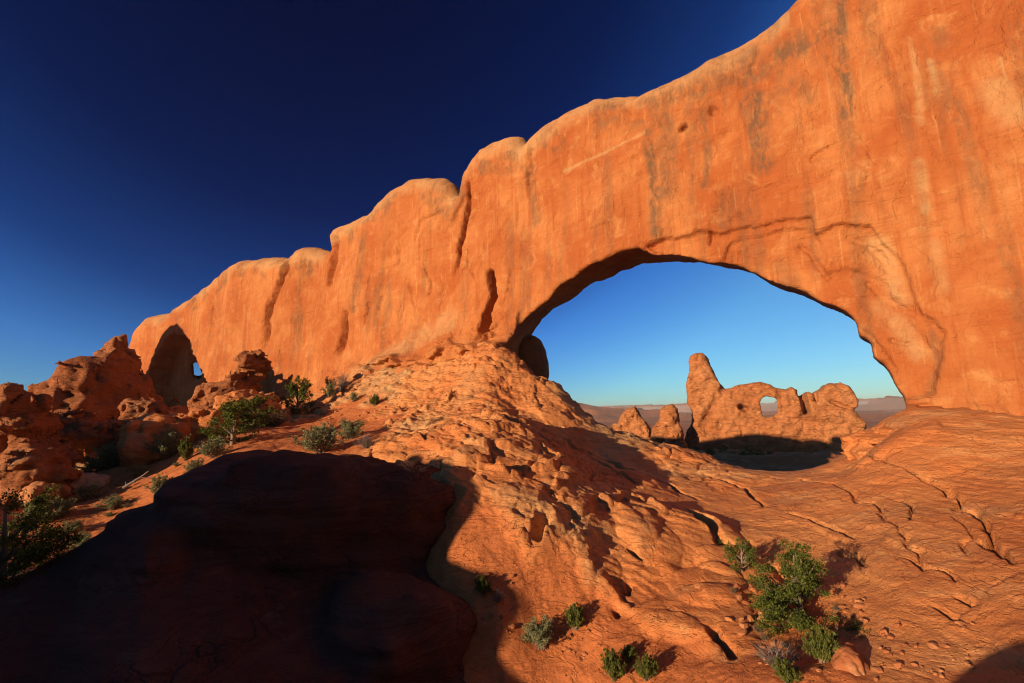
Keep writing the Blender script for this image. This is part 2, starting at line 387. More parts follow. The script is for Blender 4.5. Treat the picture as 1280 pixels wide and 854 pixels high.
def ground_detail(x, y):
    z = H0(x, y); r = np.hypot(x, y)
    sm = sandmask(x, y); rock = 1-sm
    nearf = sstep(4, 8, r)*(1-sstep(300, 900, r))
    mid = sstep(50, 85, r)*(1-sstep(300, 700, r)); z = z+mid*(2.6*fbm(x/24, y/24, 0, 4, 80)+1.3*fbm(x/9, y/9, 0, 4, 81, 0.55, True))
    dome = np.zeros_like(z)
    for p, rad, h in _lp:
        d = np.hypot(x-p[0], y-p[1])/rad+0.25*noise3(x/1.3, y/1.3, 0, 2)
        dome = dome+h*np.sqrt(np.clip(1.05-d*d, 0, 1))
    z = z+0.45*dome*rock
    sc = np.clip(r/25, 0.6, 6)
    z = z+nearf*rock*(0.36*fbm(x/7, y/7, 3.3, 3, 1)+(0.12+0.16*sstep(6,-4,np.degrees(np.arctan2(x,y))))*(1-0.6*sstep(22,34,np.degrees(np.arctan2(x,y))))*fbm(x/2.3, y/2.3, z/1.2, 5, 2, 0.6, True)*sstep(-.4,.3,fbm(x/5,y/5,1,2,6)))
    # overlapping tilted beds: small ledges
    wr = 1.1-0.6*sstep(R(20), R(30), np.arctan2(x, y)); wx = x+wr*fbm(x/3, y/3, 1, 3, 8); wy = y+wr*fbm(x/3, y/3, 5, 3, 9)
    # right side slabs dip to lower right; step field
    az = np.degrees(np.arctan2(x, y))
    s1 = (z*1.0+0.10*wx-0.05*wy)/0.8+1.5*fbm(wx/6, wy/6, 0, 4, 12)
    fr = s1-np.floor(s1); amp = 0.34+0.3*noise3(wx/3, wy/3, 9, 14)
    left = 1-sstep(8, 22, az)
    z = z+nearf*rock*np.clip(amp, 0, 1)*(sstep(0.0, 0.14, fr)-fr)*(0.45*left+0.16)
    s2 = (z+0.25*wx)/0.23; f2 = s2-np.floor(s2)
    z = z+nearf*rock*(0.03+0.07*left)*(sstep(0, 0.2, f2)-f2)*sstep(-.1, .3, noise3(x/4, y/4, 2, 21))
    z = z+nearf*rock*(0.035+0.075*left)*fbm(x/0.55, y/0.55, z/0.5, 3, 31)
    wcx = x+0.7*fbm(x/2, y/2, 0, 3, 33); wcy = y+0.7*fbm(x/2, y/2, 6, 3, 34)
    cv, ce = cells(wcx/2.6, wcy/2.0, None, 3); c2, e2 = cells(wcx/0.85, wcy/0.7, None, 4)
    blk = np.maximum(sstep(-0.15, 0.25, fbm(x/6, y/6, 4, 3, 36)), sstep(12, 4, az))*(1-0.8*sstep(20, 30, az))
    z = z+nearf*rock*(1-sstep(60, 120, r))*blk*(0.19*cv*sstep(0, .10, ce)+0.11*c2*sstep(0, .15, e2)-0.10*(1-sstep(0, .10, ce)))
    for pl, d, hw in _ck:
        P = np.array(pl); cx, cy = P.mean(0); ext = np.abs(P-P.mean(0)).max()+2
        k = (np.abs(x-cx) < ext) & (np.abs(y-cy) < ext)
        if not k.any(): continue
        xx = x[k]+0.25*noise3(x[k]/0.8, y[k]/0.8, 0, 40); yy = y[k]+0.25*noise3(x[k]/0.8, y[k]/0.8, 0, 41)
        dist, al = seg_dist(P, xx, yy)
        tp = np.clip(np.minimum(al, 1-al)*6, 0.15, 1)
        z[k] -= d*tp*(1-sstep(0.3*hw, 1.2*hw, dist))
    # sand: gentle hummocks and small prints
    z = z+nearf*sm*(0.22*fbm(x/3, y/3, 0, 3, 50)+0.07*fbm(x/0.5, y/0.5, 0, 3, 51))
    far = sstep(400, 1200, r)
    k = r > 400
    if k.any():
        xx, yy, rk = x[k], y[k], r[k]
        n = fbm(xx/3500, yy/3500, 2, 5, 60)*1.6+0.5*fbm(xx/900, yy/900, 2, 4, 64)
        tb = sstep(0.05, 0.16, n)*0.45+sstep(0.30, 0.40, n)*0.35+sstep(0.5, 0.58, n)*0.3
        z[k] += sstep(1500, 4500, rk)*tb*(110+0.0075*rk.clip(0, 30000))+sstep(900, 4500, rk)*(48*fbm(xx/420, yy/420, 0, 4, 66))
    return z, sm
def build_ground():
    az1 = np.radians(np.arange(-62, 62.01, 0.13)); az0 = np.radians(np.arange(-180, -62, 4.0)); az2 = np.radians(np.arange(66, 180.1, 4.0))
    A = np.concatenate([az0, az1, az2])
    rr = np.concatenate([[0.02], np.exp(np.linspace(math.log(0.8), math.log(9), 30))[:-1], np.exp(np.linspace(math.log(9), math.log(60), 620))[:-1],
                         np.exp(np.linspace(math.log(60), math.log(420), 260))[:-1], np.exp(np.linspace(math.log(420), math.log(90000), 240))])
    RR, AA = np.meshgrid(rr, A, indexing='ij')
    X = RR*np.sin(AA); Y = RR*np.cos(AA)
    Z, sm = ground_detail(X, Y)
    V = np.stack([X, Y, Z], 2).reshape(-1, 3)
    nr, na = X.shape
    i, j = np.meshgrid(np.arange(nr-1), np.arange(na-1), indexing='ij'); b = (i*na+j).ravel()
    Fc = np.stack([b, b+1, b+na+1, b+na], 1)[:, ::-1]
    r = RR.ravel(); x = V[:, 0]; y = V[:, 1]
    mask = np.zeros((len(V), 3), np.float32)
    mask[:, 2] = np.maximum(sm.ravel()*0.95, 0)
    pn = fbm(x/7, y/7, 0, 4, 70)
    mask[:, 1] = 0.75*sstep(0.05, 0.45, pn)*(1-sm.ravel())*(1-sstep(60, 90, r))
    mask[:, 0] = 0.28*sstep(0.25, 0.5, fbm(x/2.2, y/2.2, 4, 4, 72))*(1-sm.ravel())*(1-sstep(50, 90, r))
    # far flats: patches of pale scrubland
    mask[:, 1] += sstep(300, 700, r)*0.9*sstep(0.0, 0.3, fbm(x/r.clip(300)*6, y/r.clip(300)*6, np.log(r+1)*5, 3, 75))
    mask[:, 0] += sstep(200, 500, r)*0.8*sstep(0.0, 0.35, fbm(x/r.clip(300)*8, y/r.clip(300)*8, np.log(r+1)*6, 4, 77))
    mk('ground', V, Fc, M_slope, mask=mask, kind='structure')
build_ground()

# ------------------------------------------------------------------ rock fins: an outline with its own plane, thickness and relief
def plane(phi, D):
    a = R(phi); n = np.array([math.sin(a), math.cos(a)]); t = np.array([math.cos(a), -math.sin(a)])
    def un(px, py, wv=0.0):
        d = ray(px, py); s = (D+wv)/(d[..., 0]*n[0]+d[..., 1]*n[1])
        return np.stack([(d[..., 0]*t[0]+d[..., 1]*t[1])*s, d[..., 2]*s], -1)
    def world(u, z, wv):
        q = D+wv
        return np.stack([u*t[0]+q*n[0], u*t[1]+q*n[1], z], -1)
    return un, world
def unp(un, pts, wv=0.0):
    p = np.array(pts, float); return un(p[:, 0], p[:, 1], wv)
def fin(name, phi, D, outline, uax, zax, wax, front, back, k=4.0, holes=(), hk=0.5, hspan=6.0, amp=0.0, nsc=5.0, mat=None, maskf=None, edge=0.0, esc=3.0, **tg):
    un, world = plane(phi, D)
    U, Z = np.meshgrid(uax, zax, indexing='ij')
    eu = U+edge*fbm(U/esc, Z/esc, 0, 4, 91); ez = Z+edge*fbm(U/esc, Z/esc, 7, 4, 93)
    S = sdpoly(outline, eu, ez)
    wf = front(U, Z).astype(np.float32); wb = back(U, Z).astype(np.float32)
    hs = [(sdpoly(a, eu, ez), sdpoly(b, eu, ez)) for a, b in holes if len(a) > 6]
    hp = [(a, b) for a, b in holes if len(a) <= 6]
    F = np.empty((len(uax), len(zax), len(wax)), np.float32)
    for i, wv in enumerate(wax):
        f = rint(S, np.maximum(wf-wv, wv-wb), k)
        if amp:
            f = f+amp*fbm(U/nsc, Z/nsc, wv/nsc, 4, 97, 0.55)
            wq = 0.35*nsc*fbm(U/nsc*1.5, Z/nsc*1.5, wv/nsc*1.5, 3, 98)
            cv, ce = cells((U+wq)/nsc*1.7, (Z+wq)/nsc*2.2, np.full_like(U, wv/nsc*1.7), 9); f = f+amp*0.45*cv*sstep(0, .2, ce)+amp*0.3*(1-sstep(0, .14, ce))
            f = f+amp*0.3*fbm(U/nsc*4, Z/nsc*5, wv/nsc*4, 3, 99, 0.6, True)
        for a, b in hs:
            t = float(np.clip(wv/hspan, 0, 1)); h = -(a*(1-t)+b*t)
            f = rint(f, h, hk)
        for a, b in hp:      # a slanting hole: its outline slides along as it goes through
            t = float(np.clip(wv/hspan, -0.3, 1.4)); f = rint(f, -sdpoly(a*(1-t)+b*t, eu, ez), hk)
        F[:, :, i] = f
    V, Q = surface_nets(F, uax, zax, wax)
    Wd = world(V[:, 0], V[:, 1], V[:, 2])
    mask = maskf(V[:, 0], V[:, 1], V[:, 2]) if maskf else np.zeros((len(V), 3), np.float32)
    c = Wd.mean(0); base = (float(c[0]), float(c[1]), float(Wd[:, 2].min()))
    # orientation: (u, z, w) axes make a frame whose handedness is fixed
    return mk(name, Wd, Q, mat, loc=base, mask=mask, **tg)

# ---- the great wall with the window
PH, DW = 35.0, 40.0
unW, worldW = plane(PH, DW)
TOP = [(150,470),(156,432),(160,410),(168,397),(177,391),(190,389),(197,388),(202,383),(218,371),(230,362),(245,351),(262,337),(280,325),(300,320),(325,316),(343,317),(349,321),(353,313),(364,307),(380,305),(396,308),(401,311),
       (401,297),(404,288),(412,280),(430,272),(455,263),(475,248),(492,232),(510,222),(530,219),(552,222),(566,231),(572,243),(575,243),(582,222),(592,203),(605,188),(620,177),(640,170),(653,171),(660,180),
       (672,166),(690,152),(715,138),(740,126),(765,118),(800,115),(830,104),(865,85),(900,65),(935,45),(962,25),(985,2)]
top = unp(unW, TOP, np.interp([p[0] for p in TOP], [150, 330, 480], [-0.5, 0.8, 3.0]))
tl = top[-1]
outl = np.concatenate([[[top[0, 0], -25]], top, [[tl[0]+4, tl[1]+2.6], [tl[0]+9, tl[1]+4.5], [tl[0]+16, tl[1]+5.5], [tl[0]+26, tl[1]+5], [tl[0]+40, tl[1]+6], [70, tl[1]+4], [70, -25]]])
HF = [(640,440),(641,427),(646,408),(676,381),(700,357),(728,337),(750,326),(778,315),(800,309),(812,318),(841,321),(869,324),(897,329),(939,339),(963,350),(978,357),(1000,364),(1025,376),(1040,384),(1069,402),(1072,417),(1089,428),(1094,446),(1105,450),(1118,468),(1129,505),(1120,620),(640,620)]
HB = [(652,450),(656,428),(665,414),(676,396),(714,373),(743,354),(771,341),(802,329),(827,326),(869,327),(897,331),(939,341),(960,352),(978,361),(1025,381),(1042,386),(1069,404),(1072,419),(1089,430),(1094,447),(1105,452),(1118,470),(1130,507),(1120,620),(652,620)]
hf = unp(unW, HF); hb = unp(unW, HB, 6.0)
hf2 = unp(unW, [(241,442),(246,451),(253,468),(250,476),(246,470),(243,474)]); hb2 = unp(unW, [(241,442),(246,451),(253,468),(250,476),(246,470),(243,474)], 6.0)
joints = [([(576,225),(573,260),(566,300),(560,340)],1.3,.4),([(570,240),(560,262),(552,280)],.5,.5),([(605,338),(610,370),(603,395),(600,425)],2.6,.40),([(604,395),(611,428)],2.0,.5),
          ([(401,295),(400,330),(395,360)],1.2,1.0),([(350,312),(346,350),(334,380),(331,440)],1.9,1.1),([(659,175),(657,200),(655,240)],0.6,.8),([(262,335),(258,370),(262,400)],.8,1.2),([(232,360),(236,390)],.7,1.2),([(455,380),(448,410)],.5,.5),([(520,330),(530,350),(528,372)],.3,.3),([(486,300),(490,330)],.25,.4),([(540,260),(515,275),(508,300)],.3,.4),
          ([(424,393),(423,420),(416,445)],1.2,.7),([(576,310),(580,335),(592,352)],.35,.18),([(632,335),(628,360),(623,382)],.30,.16),
          ([(503,350),(508,372),(513,382)],.4,.3),([(470,370),(468,390)],.3,.3),([(300,322),(292,345)],.8,2.0),([(440,300),(438,340),(441,378)],.3,.6),
          ([(548,350),(540,370)],.2,.3),([(1012,192),(1022,183),(1030,180),(1045,175)],.35,.12),([(1012,192),(1015,200)],.25,.12)]
arcs = [([(805,308),(830,297),(860,292),(884,287),(910,283),(950,276),(985,272),(1010,272),(1014,290),(1050,275),(1090,275),(1102,290),(1125,320),(1150,372),(1180,412),(1183,435),(1172,487),(1150,500),(1132,503)], 0.55)]
jw = [(unp(unW, p), d, hw) for p, d, hw in joints]
recess = unp(unW, arcs[0][0]+[(1128,505),(1060,400),(960,345),(850,318),(812,314)])
inner = unp(unW, [(1010,285),(1035,310),(1030,340),(1010,345),(1060,330),(1110,350),(1140,395),(1175,440),(1172,487),(1135,500),(1120,460),(1090,420),(1040,378),(960,345),(900,325),(905,300),(960,285)])
ledge = unp(unW, [(1128,506),(1165,509),(1210,513),(1250,519),(1290,522),(1400,528),(1600,540)])
foot = unp(unW, [(170,560),(250,524),(330,517),(400,497),(480,458),(555,447),(620,432),(1128,508),(1280,524),(1450,534)])
bed = unp(unW, [(420,500),(470,470),(520,448),(560,436),(600,428)])
hcr = [(unp(unW, [(884,287),(886,305)]), .4, .15), (unp(unW, [(1000,300),(1020,325),(1035,345)]), .25, .2), (unp(unW, [(830,300),(790,320)]), .3, .3),
       (unp(unW, [(1115,424),(1138,425)]), .25, .12), (unp(unW, [(960,240),(1010,230),(1040,215)]), .15, .3), (unp(unW, [(760,215),(800,190),(850,180),(900,160)]), .12, .5),
       (unp(unW, [(850,152),(848,154)]), .8, .3), (unp(unW, [(886,126),(888,127)]), .5, .45), (unp(unW, [(1085,350),(1110,372),(1150,390)]), .2, .2),
       (unp(unW, [(1060,290),(1085,300),(1110,330)]), .2, .25)]
alc = unp(unW, [(186,500),(189,460),(197,435),(212,418),(222,420),(230,438),(240,455),(256,480),(256,540),(186,540)])
def frontW(U, Z):
    far = np.clip((-U-10)/60, 0, 1)
    w_ = -1.3*fbm(U/16, Z/18, 0, 3, 101)+0.22*fbm(U/3.0, Z/22, 0, 4, 103)+0.36*fbm(U/4.5, Z/4, 0, 6, 105, 0.6)
    w_ = w_+0.10*fbm(U/9, Z/0.8, 2, 3, 107)+far*0.8*fbm(U/8, Z/30, 3, 3, 109)
    # scalloped spall scars: stepped noise
    sc = fbm(U/7, Z/9, 5, 4, 111)*3.2; fr = sc-np.floor(sc)
    w_ = w_+0.09*(sstep(0, .10, fr)-fr)
    cv, ce = cells((U+1.5*fbm(U/3,Z/3,0,3,112))/3.6, (Z+1.5*fbm(U/3,Z/3,6,3,113))/5.5, None, 5); w_ = w_+0.07*cv*sstep(0,.12,ce)
    w_ = w_+0.055*np.clip(Z-6, 0, 60)+0.02*np.clip(Z-18, 0, 60)
    for P, d, hw in jw:
        cx, cz = P.mean(0); ext = np.abs(P-P.mean(0)).max()+hw*3+1
        dist, al = seg_dist(P, U+0.3*hw*noise3(U/hw/2, Z/1.2, 1, 120), Z)
        tp = np.clip(np.minimum(al+0.15, 1.05-al)*4, 0.1, 1)
        w_ = w_+d*tp*(1-sstep(0.15*hw, 1.3*hw, dist))
    for P, d, hw in hcr:
        dist, al = seg_dist(P, U+0.2*noise3(U, Z, 3, 121), Z+0.2*noise3(U, Z, 4, 122))
        w_ = w_+d*(1-sstep(0.3*hw, 1.4*hw, dist))
    nu = U+0.35*fbm(U/1.5, Z/1.5, 0, 3, 125); nz_ = Z+0.35*fbm(U/1.5, Z/1.5, 9, 3, 126)
    w_ = w_+0.40*(1-sstep(-0.07, 0.05, sdpoly(recess, nu, nz_)))
    w_ = w_+0.25*(1-sstep(-0.12, 0.1, sdpoly(inner, nu, nz_)))
    w_ = w_+3.6*(1-sstep(-0.6, 0.6, sdpoly(alc, U+1.2*fbm(U/4,Z/3,0,3,77), Z+1.2*fbm(U/4,Z/3,5,3,78))))
    # bedding contact under the wall to the right
    d, al = seg_dist(ledge, U, Z); below = (np.interp(U, ledge[:, 0], ledge[:, 1]) > Z) & (U > ledge[0, 0]-0.5)
    w_ = w_+0.5*(1-sstep(0.04, 0.22, d))*(0.5+0.5*noise3(U/3, 0*U, 0, 130)); w_ = np.where(below, w_-0.9, w_)
    zc_ = np.interp(U, foot[:, 0], foot[:, 1]); up = np.clip(Z-zc_+0.8*fbm(U/3, Z/3, 0, 3, 132), 0, 40)
    cv2, ce2 = cells((U+0.8*fbm(U/2, Z/2, 0, 3, 133))/2.4, (Z+0.15*U+0.5*fbm(U/2, Z/2, 3, 3, 134))/0.9, None, 12)
    fl_ = np.exp(-up/1.7)*(U < hf[0, 0]+0.5); w_ = w_-fl_*(2.6+0.9*cv2*sstep(0, .12, ce2)-0.5*(1-sstep(0, .12, ce2)))
    rt = np.exp(-up/1.0)*(U > ledge[0, 0]); w_ = w_-rt*(0.5+0.25*cv2)
    d, al = seg_dist(bed, U, Z+0.4*noise3(U/2, Z/2, 0, 131)); zb = np.interp(U, bed[:, 0], bed[:, 1])
    w_ = w_-1.2*sstep(0, 4, zb-Z)*(U < hf[0, 0]+1)*(U > bed[0, 0])
    return w_
def backW(U, Z): return 7.0+1.0*fbm(U/9, Z/9, 4, 3, 140)-0.08*np.clip(Z-15, 0, 40)
vstreak = [([(1050,-20),(1052,50),(1058,90),(1060,135)],.42,.9),([(805,160),(815,220),(822,290)],.5,.8),([(815,120),(830,180),(832,240)],.9,.6),([(935,110),(945,150),(950,200)],.9,.85),
           ([(870,130),(880,180),(878,230)],.35,.6),([(655,205),(657,240),(660,270)],.7,.6),([(440,290),(442,330),(436,380)],1.0,.6),([(800,120),(870,100),(930,75)],.9,.6),
           ([(925,80),(960,60),(1000,40),(1030,20)],1.2,.75),([(960,110),(990,90),(1010,110)],.7,.5),([(700,230),(703,290)],.5,.3),([(755,190),(760,260)],.4,.35),([(1175,20),(1185,40)],.5,.4),
           ([(905,240),(905,275)],.6,.5),([(860,150),(862,200)],.4,.5),([(975,330),(985,350)],.7,.35),([(1165,400),(1175,440),(1165,490)],.35,.5)]
vst = [(unp(unW, p), hw, s) for p, hw, s in vstreak]
ptch = [([(1250,100),(1270,140)],.8,.5),([(1140,30),(1145,60),(1150,100),(1152,150)],.2,.5),([(1165,60),(1175,110)],.18,.7),([(1095,300),(1110,330),(1130,370)],.7,.6),([(1105,380),(1150,440)],.8,.5),
        ([(930,0),(975,10),(900,60)],.3,.1),([(1255,60),(1262,90)],.1,.6),([(1170,300),(1180,360)],.4,.4),([(700,210),(760,180),(800,160)],.15,.6),([(1150,200),(1158,260)],.3,.6),([(560,400),(500,440),(450,470)],1.5,.5)]
pts_ = [(unp(unW, p), hw, s) for p, hw, s in ptch]
def maskW(U, Z, Wv):
    m = np.zeros((len(U), 3), np.float32)
    n = fbm(U/1.2, Z/5, 0, 4, 150)
    for P, hw, s in vst:
        d, _ = seg_dist(P, U, Z); m[:, 0] = np.maximum(m[:, 0], s*(1-sstep(0.3*hw, 1.5*hw, d+0.5*hw*n)))
    for P, hw, s in pts_:
        d, _ = seg_dist(P, U, Z); m[:, 1] = np.maximum(m[:, 1], s*(1-sstep(0.3*hw, 1.4*hw, d+0.6*hw*n)))
    zt = np.interp(U, top[:, 0], top[:, 1], right=tl[1]+5)
    capn = zt-Z+1.2*fbm(U/4, Z/4, 0, 4, 151)
    m[:, 1] = np.maximum(m[:, 1], 0.6*(1-sstep(1.6, 3.6, capn)))
    m[:, 0] = np.maximum(m[:, 0], 0.6*(1-sstep(0.6, 2.6, np.abs(capn-3.2)))*sstep(0.0, 0.35, fbm(U/2, Z/2, 3, 4, 152)))
    m[:, 0] = np.maximum(m[:, 0], 0.4*sstep(0.2, 0.5, fbm(U/1.2, Z/14, 1, 4, 153))*sstep(-2, 6, Z))
    return m
# sampling positions along the wall follow the distance from which it is seen
uu = [top[0, 0]-6.0]
while uu[-1] < 34:
    r2 = DW*DW+uu[-1]**2; uu.append(uu[-1]+max(0.13, 1.55*r2/DW/483))
uax = np.array(uu+[40, 48, 58, 66, 72, 76])
zax = np.concatenate([np.arange(-26, -6, 2.0), np.arange(-6, 42, 0.17), np.arange(42, 56, 1.0)])
wax = np.concatenate([np.arange(-5, 3.5, 0.22), np.arange(3.6, 14, 0.5)])
fin('rock_arch', PH, DW, outl, uax, zax, wax, frontW, backW, k=2.6, holes=[(hf, hb), (hf2, hb2)], hk=0.35, hspan=6.0, mat=M_wall, maskf=maskW, edge=0.35, esc=2.2,
    label='huge sunlit orange sandstone wall pierced by a wide window arch', cat='rock arch')

# ------------------------------------------------------------------ other formations
def butte_turn(U, Z, un):
    u0 = unp(un, [(128, 500)])[0, 0]; return 1.5*np.clip(U-u0-1.2*noise3(U/3, Z/3, 0, 4), 0, 9)
def simple_fin(name, phi, D, pix, thick, k, step, relief, rsc, mat, holes=(), grooves=(), amp=0.0, zlow=-30, edge=0.5, esc=4.0, backd=1.0, tilt=0.0, extra=None, nstr=0.0, **tg):
    un, world = plane(phi, D)
    P = unp(un, pix); o = np.concatenate([[[P[0, 0], zlow]], P, [[P[-1, 0], zlow]]])
    lo, hi = o.min(0)-3*step-edge, o.max(0)+3*step+edge
    ua = np.arange(lo[0], hi[0], step); za = np.arange(lo[1], hi[1], step); wa = np.arange(-relief*2.2-amp*2-step*2-tilt*1.0, thick+relief+step*2+amp*2, step)
    gr = [(unp(un, p), d, hw) for p, d, hw in grooves]
    def fr(U, Z):
        w_ = relief*fbm(U/rsc, Z/rsc, 0, 5, hash_(name), 0.55)+relief*0.35*fbm(U/rsc*3, Z/rsc*3, 0, 4, 5+hash_(name), 0.55, True)
        cv, ce = cells((U+relief*0.4*fbm(U/rsc*2, Z/rsc*2, 0, 3, 70))/rsc*1.6, Z/rsc*2.0, None, 6); w_ = w_+relief*0.28*cv*sstep(0, .2, ce)
        if nstr: w_ = w_+nstr*fbm(U/rsc/3, Z/nstr/1.6, 0, 3, 9)
        for Pg, d, hw in gr:
            dist, al = seg_dist(Pg, U, Z); w_ = w_+d*(1-sstep(0.3*hw, 1.3*hw, dist))
        if extra: w_ = w_+extra(U, Z, un)
        return w_
    def bk(U, Z): return thick+relief*0.6*fbm(U/rsc, Z/rsc, 9, 3, 33)+0*U
    hh = [(unp(un, h), unp(un, h, thick)) for h in holes]
    return fin(name, phi, D, o, ua, za, wa, fr, bk, k=k, holes=hh, hk=step*1.2, hspan=thick, mat=mat, amp=amp, nsc=rsc*0.8, edge=edge, esc=esc, **tg)
def hash_(s): return sum(map(ord, s)) % 97

# turret arch far beyond the window
simple_fin('rock_arch', 24, 270, [(846,575),(854,551),(862,530),(865,514),(858,501),(856,483),(860,467),(860,453),(863,445),(869,441),(877,441),(883,448),(892,464),(899,475),(905,486),(908,484),(911,485),
    (918,482),(934,479),(951,477.5),(962,479),(973,483.5),(982,487),(991,484),(997,487),(1000,494),(1005,493),(1012,490),(1017,493),(1021,491),(1028,487),(1032,482),(1041,478),(1052,477),(1063,482),(1071,491),
    (1073,503),(1070,513),(1078,521),(1083,530),(1086,548),(1090,575)], 13, 2.6, 0.65, 2.4, 8, M_far, holes=[[(948,504),(951,499),(957,495.5),(966.6,495.5),(971,500),(971,507.5),(971,516),(960,523),(953,521),(951,514)]],
    grooves=[([(1003,492),(1006,503),(1008,515)],7,1.6),([(1020,492),(1021,500)],4,1.0),([(1040,502),(1055,508),(1069,513)],2.2,1.0),([(926,509),(933,512)],6,1.4),([(905,486),(880,530)],2,2.5),([(975,492),(977,520)],1.5,2),([(1000,515),(1080,528)],-2,3)],
    zlow=-40, edge=1.0, esc=7, amp=0.6, label='distant sandstone turret and small arch seen through the big window', cat='rock arch')
simple_fin('rock_spire', 14, 268, [(745,560),(752,537),(762,533),(772,530),(775,522),(782,513),(788,509),(794,508),(799,514),(803,523),(808,528),(812,533),(815,560)], 12, 3, 0.6, 2.0, 5, M_far, zlow=-36, edge=0.8, esc=5, amp=0.8,
    label='pointed squat orange rock left of the distant turret', cat='rock')
simple_fin('rock_spire', 19, 255, [(808,560),(815,534),(822,528),(825,512),(830,507),(841,505),(847,510),(849,530),(854,542),(860,560)], 12, 4, 0.6, 1.8, 5, M_far, zlow=-36, edge=0.8, esc=5, amp=0.8,
    label='rounded dome rock between the pointed rock and the turret', cat='rock')
# dark rear butte filling the left corner of the window
simple_fin('rock_butte', 12, 51, [(618,470),(630,430),(645,416),(660,415),(669,420),(676,433),(680,450),(680,468),(675,480),(668,492),(664,510)], 6, 2.4, 0.25, 0.6, 4, M_crag, zlow=-10, edge=0.25, esc=3,
    label='dark rounded rock standing behind the left foot of the window arch', cat='rock')
# left craggy masses
simple_fin('rock_butte', -38, 72, [(8,600),(18,510),(22,492),(30,482),(41,471),(52,461),(63,455),(82,452),(101,447),(108,443),(113,437),(120,432),(127,427),(131,417),(137,413),(145,414),(152,421),(158,432),(164,445),(176,462),(200,478),(225,500),(240,530),(244,580)],
    22, 2.2, 0.36, 3.0, 7, M_crag, zlow=-16, edge=1.4, esc=3, amp=1.7, nstr=0.6, extra=butte_turn, label='craggy red butte in half shadow at the left end of the wall', cat='rock')
def blob(name, parts, step, amp, nsc, mat, k=0.6, flat=None, strat=0.0, seed=1, **tg):
    """boulder: smooth union of ellipsoids (photo px, px, distance, half width px, half height px, half depth m)"""
    C_ = []
    for px, py, r, hw, hh, dp in parts:
        c = at(px, py, r); sc = r/math.cos(math.atan2(px-640, FPX))/FPX if False else np.linalg.norm(c)/math.hypot(FPX, math.hypot(px-640, py-427))
        C_.append((c, hw*sc, hh*sc, dp, math.atan2(c[0], c[1])))
    lo = np.min([c-max(a, b, d)-amp*2 for c, a, b, d, _ in C_], 0)-2*step; hi = np.max([c+max(a, b, d)+amp*2 for c, a, b, d, _ in C_], 0)+2*step
    ax, ay, az_ = [np.arange(lo[i], hi[i], step) for i in range(3)]
    X, Y, Zz = np.meshgrid(ax, ay, az_, indexing='ij')
    F = None
    for c, a, b, d, an in C_:
        dx, dy, dz = X-c[0], Y-c[1], Zz-c[2]
        p = dx*math.cos(an)-dy*math.sin(an); q = dx*math.sin(an)+dy*math.cos(an)
        e = (np.abs(p/a)**2.5+np.abs(q/d)**2.5+np.abs(dz/b)**2.5)**(1/2.5); f = (e-1)*min(a, b, d)
        F = f if F is None else smin(F, f, k)
    F = F+amp*fbm(X/nsc, Y/nsc, Zz/nsc, 5, seed, 0.55)+amp*0.4*fbm(X/nsc*2.5, Y/nsc*2.5, Zz/nsc*2.5, 3, seed+3, 0.5, True)
    wx_ = 0.3*nsc*fbm(X/nsc, Y/nsc, Zz/nsc, 2, seed+5)
    cv, ce = cells((X+wx_)/nsc*1.5, (Y+wx_)/nsc*1.5, Zz/nsc*1.8, seed); F = F+amp*0.35*cv*sstep(0, .2, ce)+amp*.15*(1-sstep(0, .15, ce))
    if strat: F = F+strat*fbm(X/nsc/2, Y/nsc/2, Zz/strat/2.2, 3, seed+9)
    V, Q = surface_nets(F, ax, ay, az_)
    c = V.mean(0)
    return mk(name, V, Q, mat, loc=(float(c[0]), float(c[1]), float(V[:, 2].min())), mask=np.zeros((len(V), 3)), **tg)
blob('boulder', [(18,540,48,32,42,4),(45,590,46,36,42,3.6),(8,520,54,24,30,4),(70,610,44,26,20,2.5)], 0.17, 1.0, 2.6, M_crag, k=1.0, strat=.25, seed=3, label='lumpy red knob of rock at the left edge under the craggy butte', cat='boulder')
blob('boulder', [(110,565,58,60,36,5),(70,545,60,40,30,5),(150,555,62,40,30,4)], 0.22, 1.1, 2.8, M_crag, k=1.0, strat=.25, seed=8, label='shaded rough rock mass below the craggy butte', cat='boulder')
blob('boulder', [(205,548,50,42,30,3.4),(180,562,49,26,22,2.5)], 0.2, 0.6, 2.6, M_slope, k=1.2, seed=5, label='smooth humped boulder above the green shrubs at left', cat='boulder')
blob('boulder', [(178,520,66,22,22,2.6)], 0.2, 0.9, 1.8, M_crag, seed=15, label='small knobby rock catching the sun in front of the shaded alcove', cat='boulder')
blob('boulder', [(318,456,58,18,19,1.8),(309,480,58,16,14,1.6),(285,492,58,30,20,2.2),(262,508,60,24,26,2.4)], 0.18, 0.9, 2.2, M_crag, k=0.7, strat=.2, seed=21, label='hollowed rock perched upright against the wall, casting a pointed shadow', cat='boulder')
blob('boulder', [(305,514,53,34,24,2.4),(268,535,50,30,24,2.2),(330,505,56,20,18,2)], 0.18, 0.6, 2.4, M_slope, k=0.8, seed=27, label='rounded block below the perched hollowed rock', cat='boulder')
blob('boulder', [(1100,566,36.5,36,22,2.4),(1140,552,37.5,44,26,3)], 0.12, 0.32, 2.6, M_slope, k=1.0, strat=.18, seed=61, label='low bare ledge stepping up at the right end of the window sill', cat='rock ledge')
blob('stone', [(105,604,45,24,11,1.0)], 0.12, 0.28, 1.2, M_pale, seed=30, label='pale grey flat stone lying on the sandy slope at left', cat='stone')
blob('stone', [(52,620,42,18,18,1.1)], 0.1, 0.25, 1.2, M_stone, seed=31, label='angular orange block on the sandy slope at the left', cat='stone')
blob('stone', [(77,616,43,9,8,.6)], 0.08, 0.15, .8, M_stone, seed=32, label='small orange stone between the angular block and the pale flat stone', cat='stone')
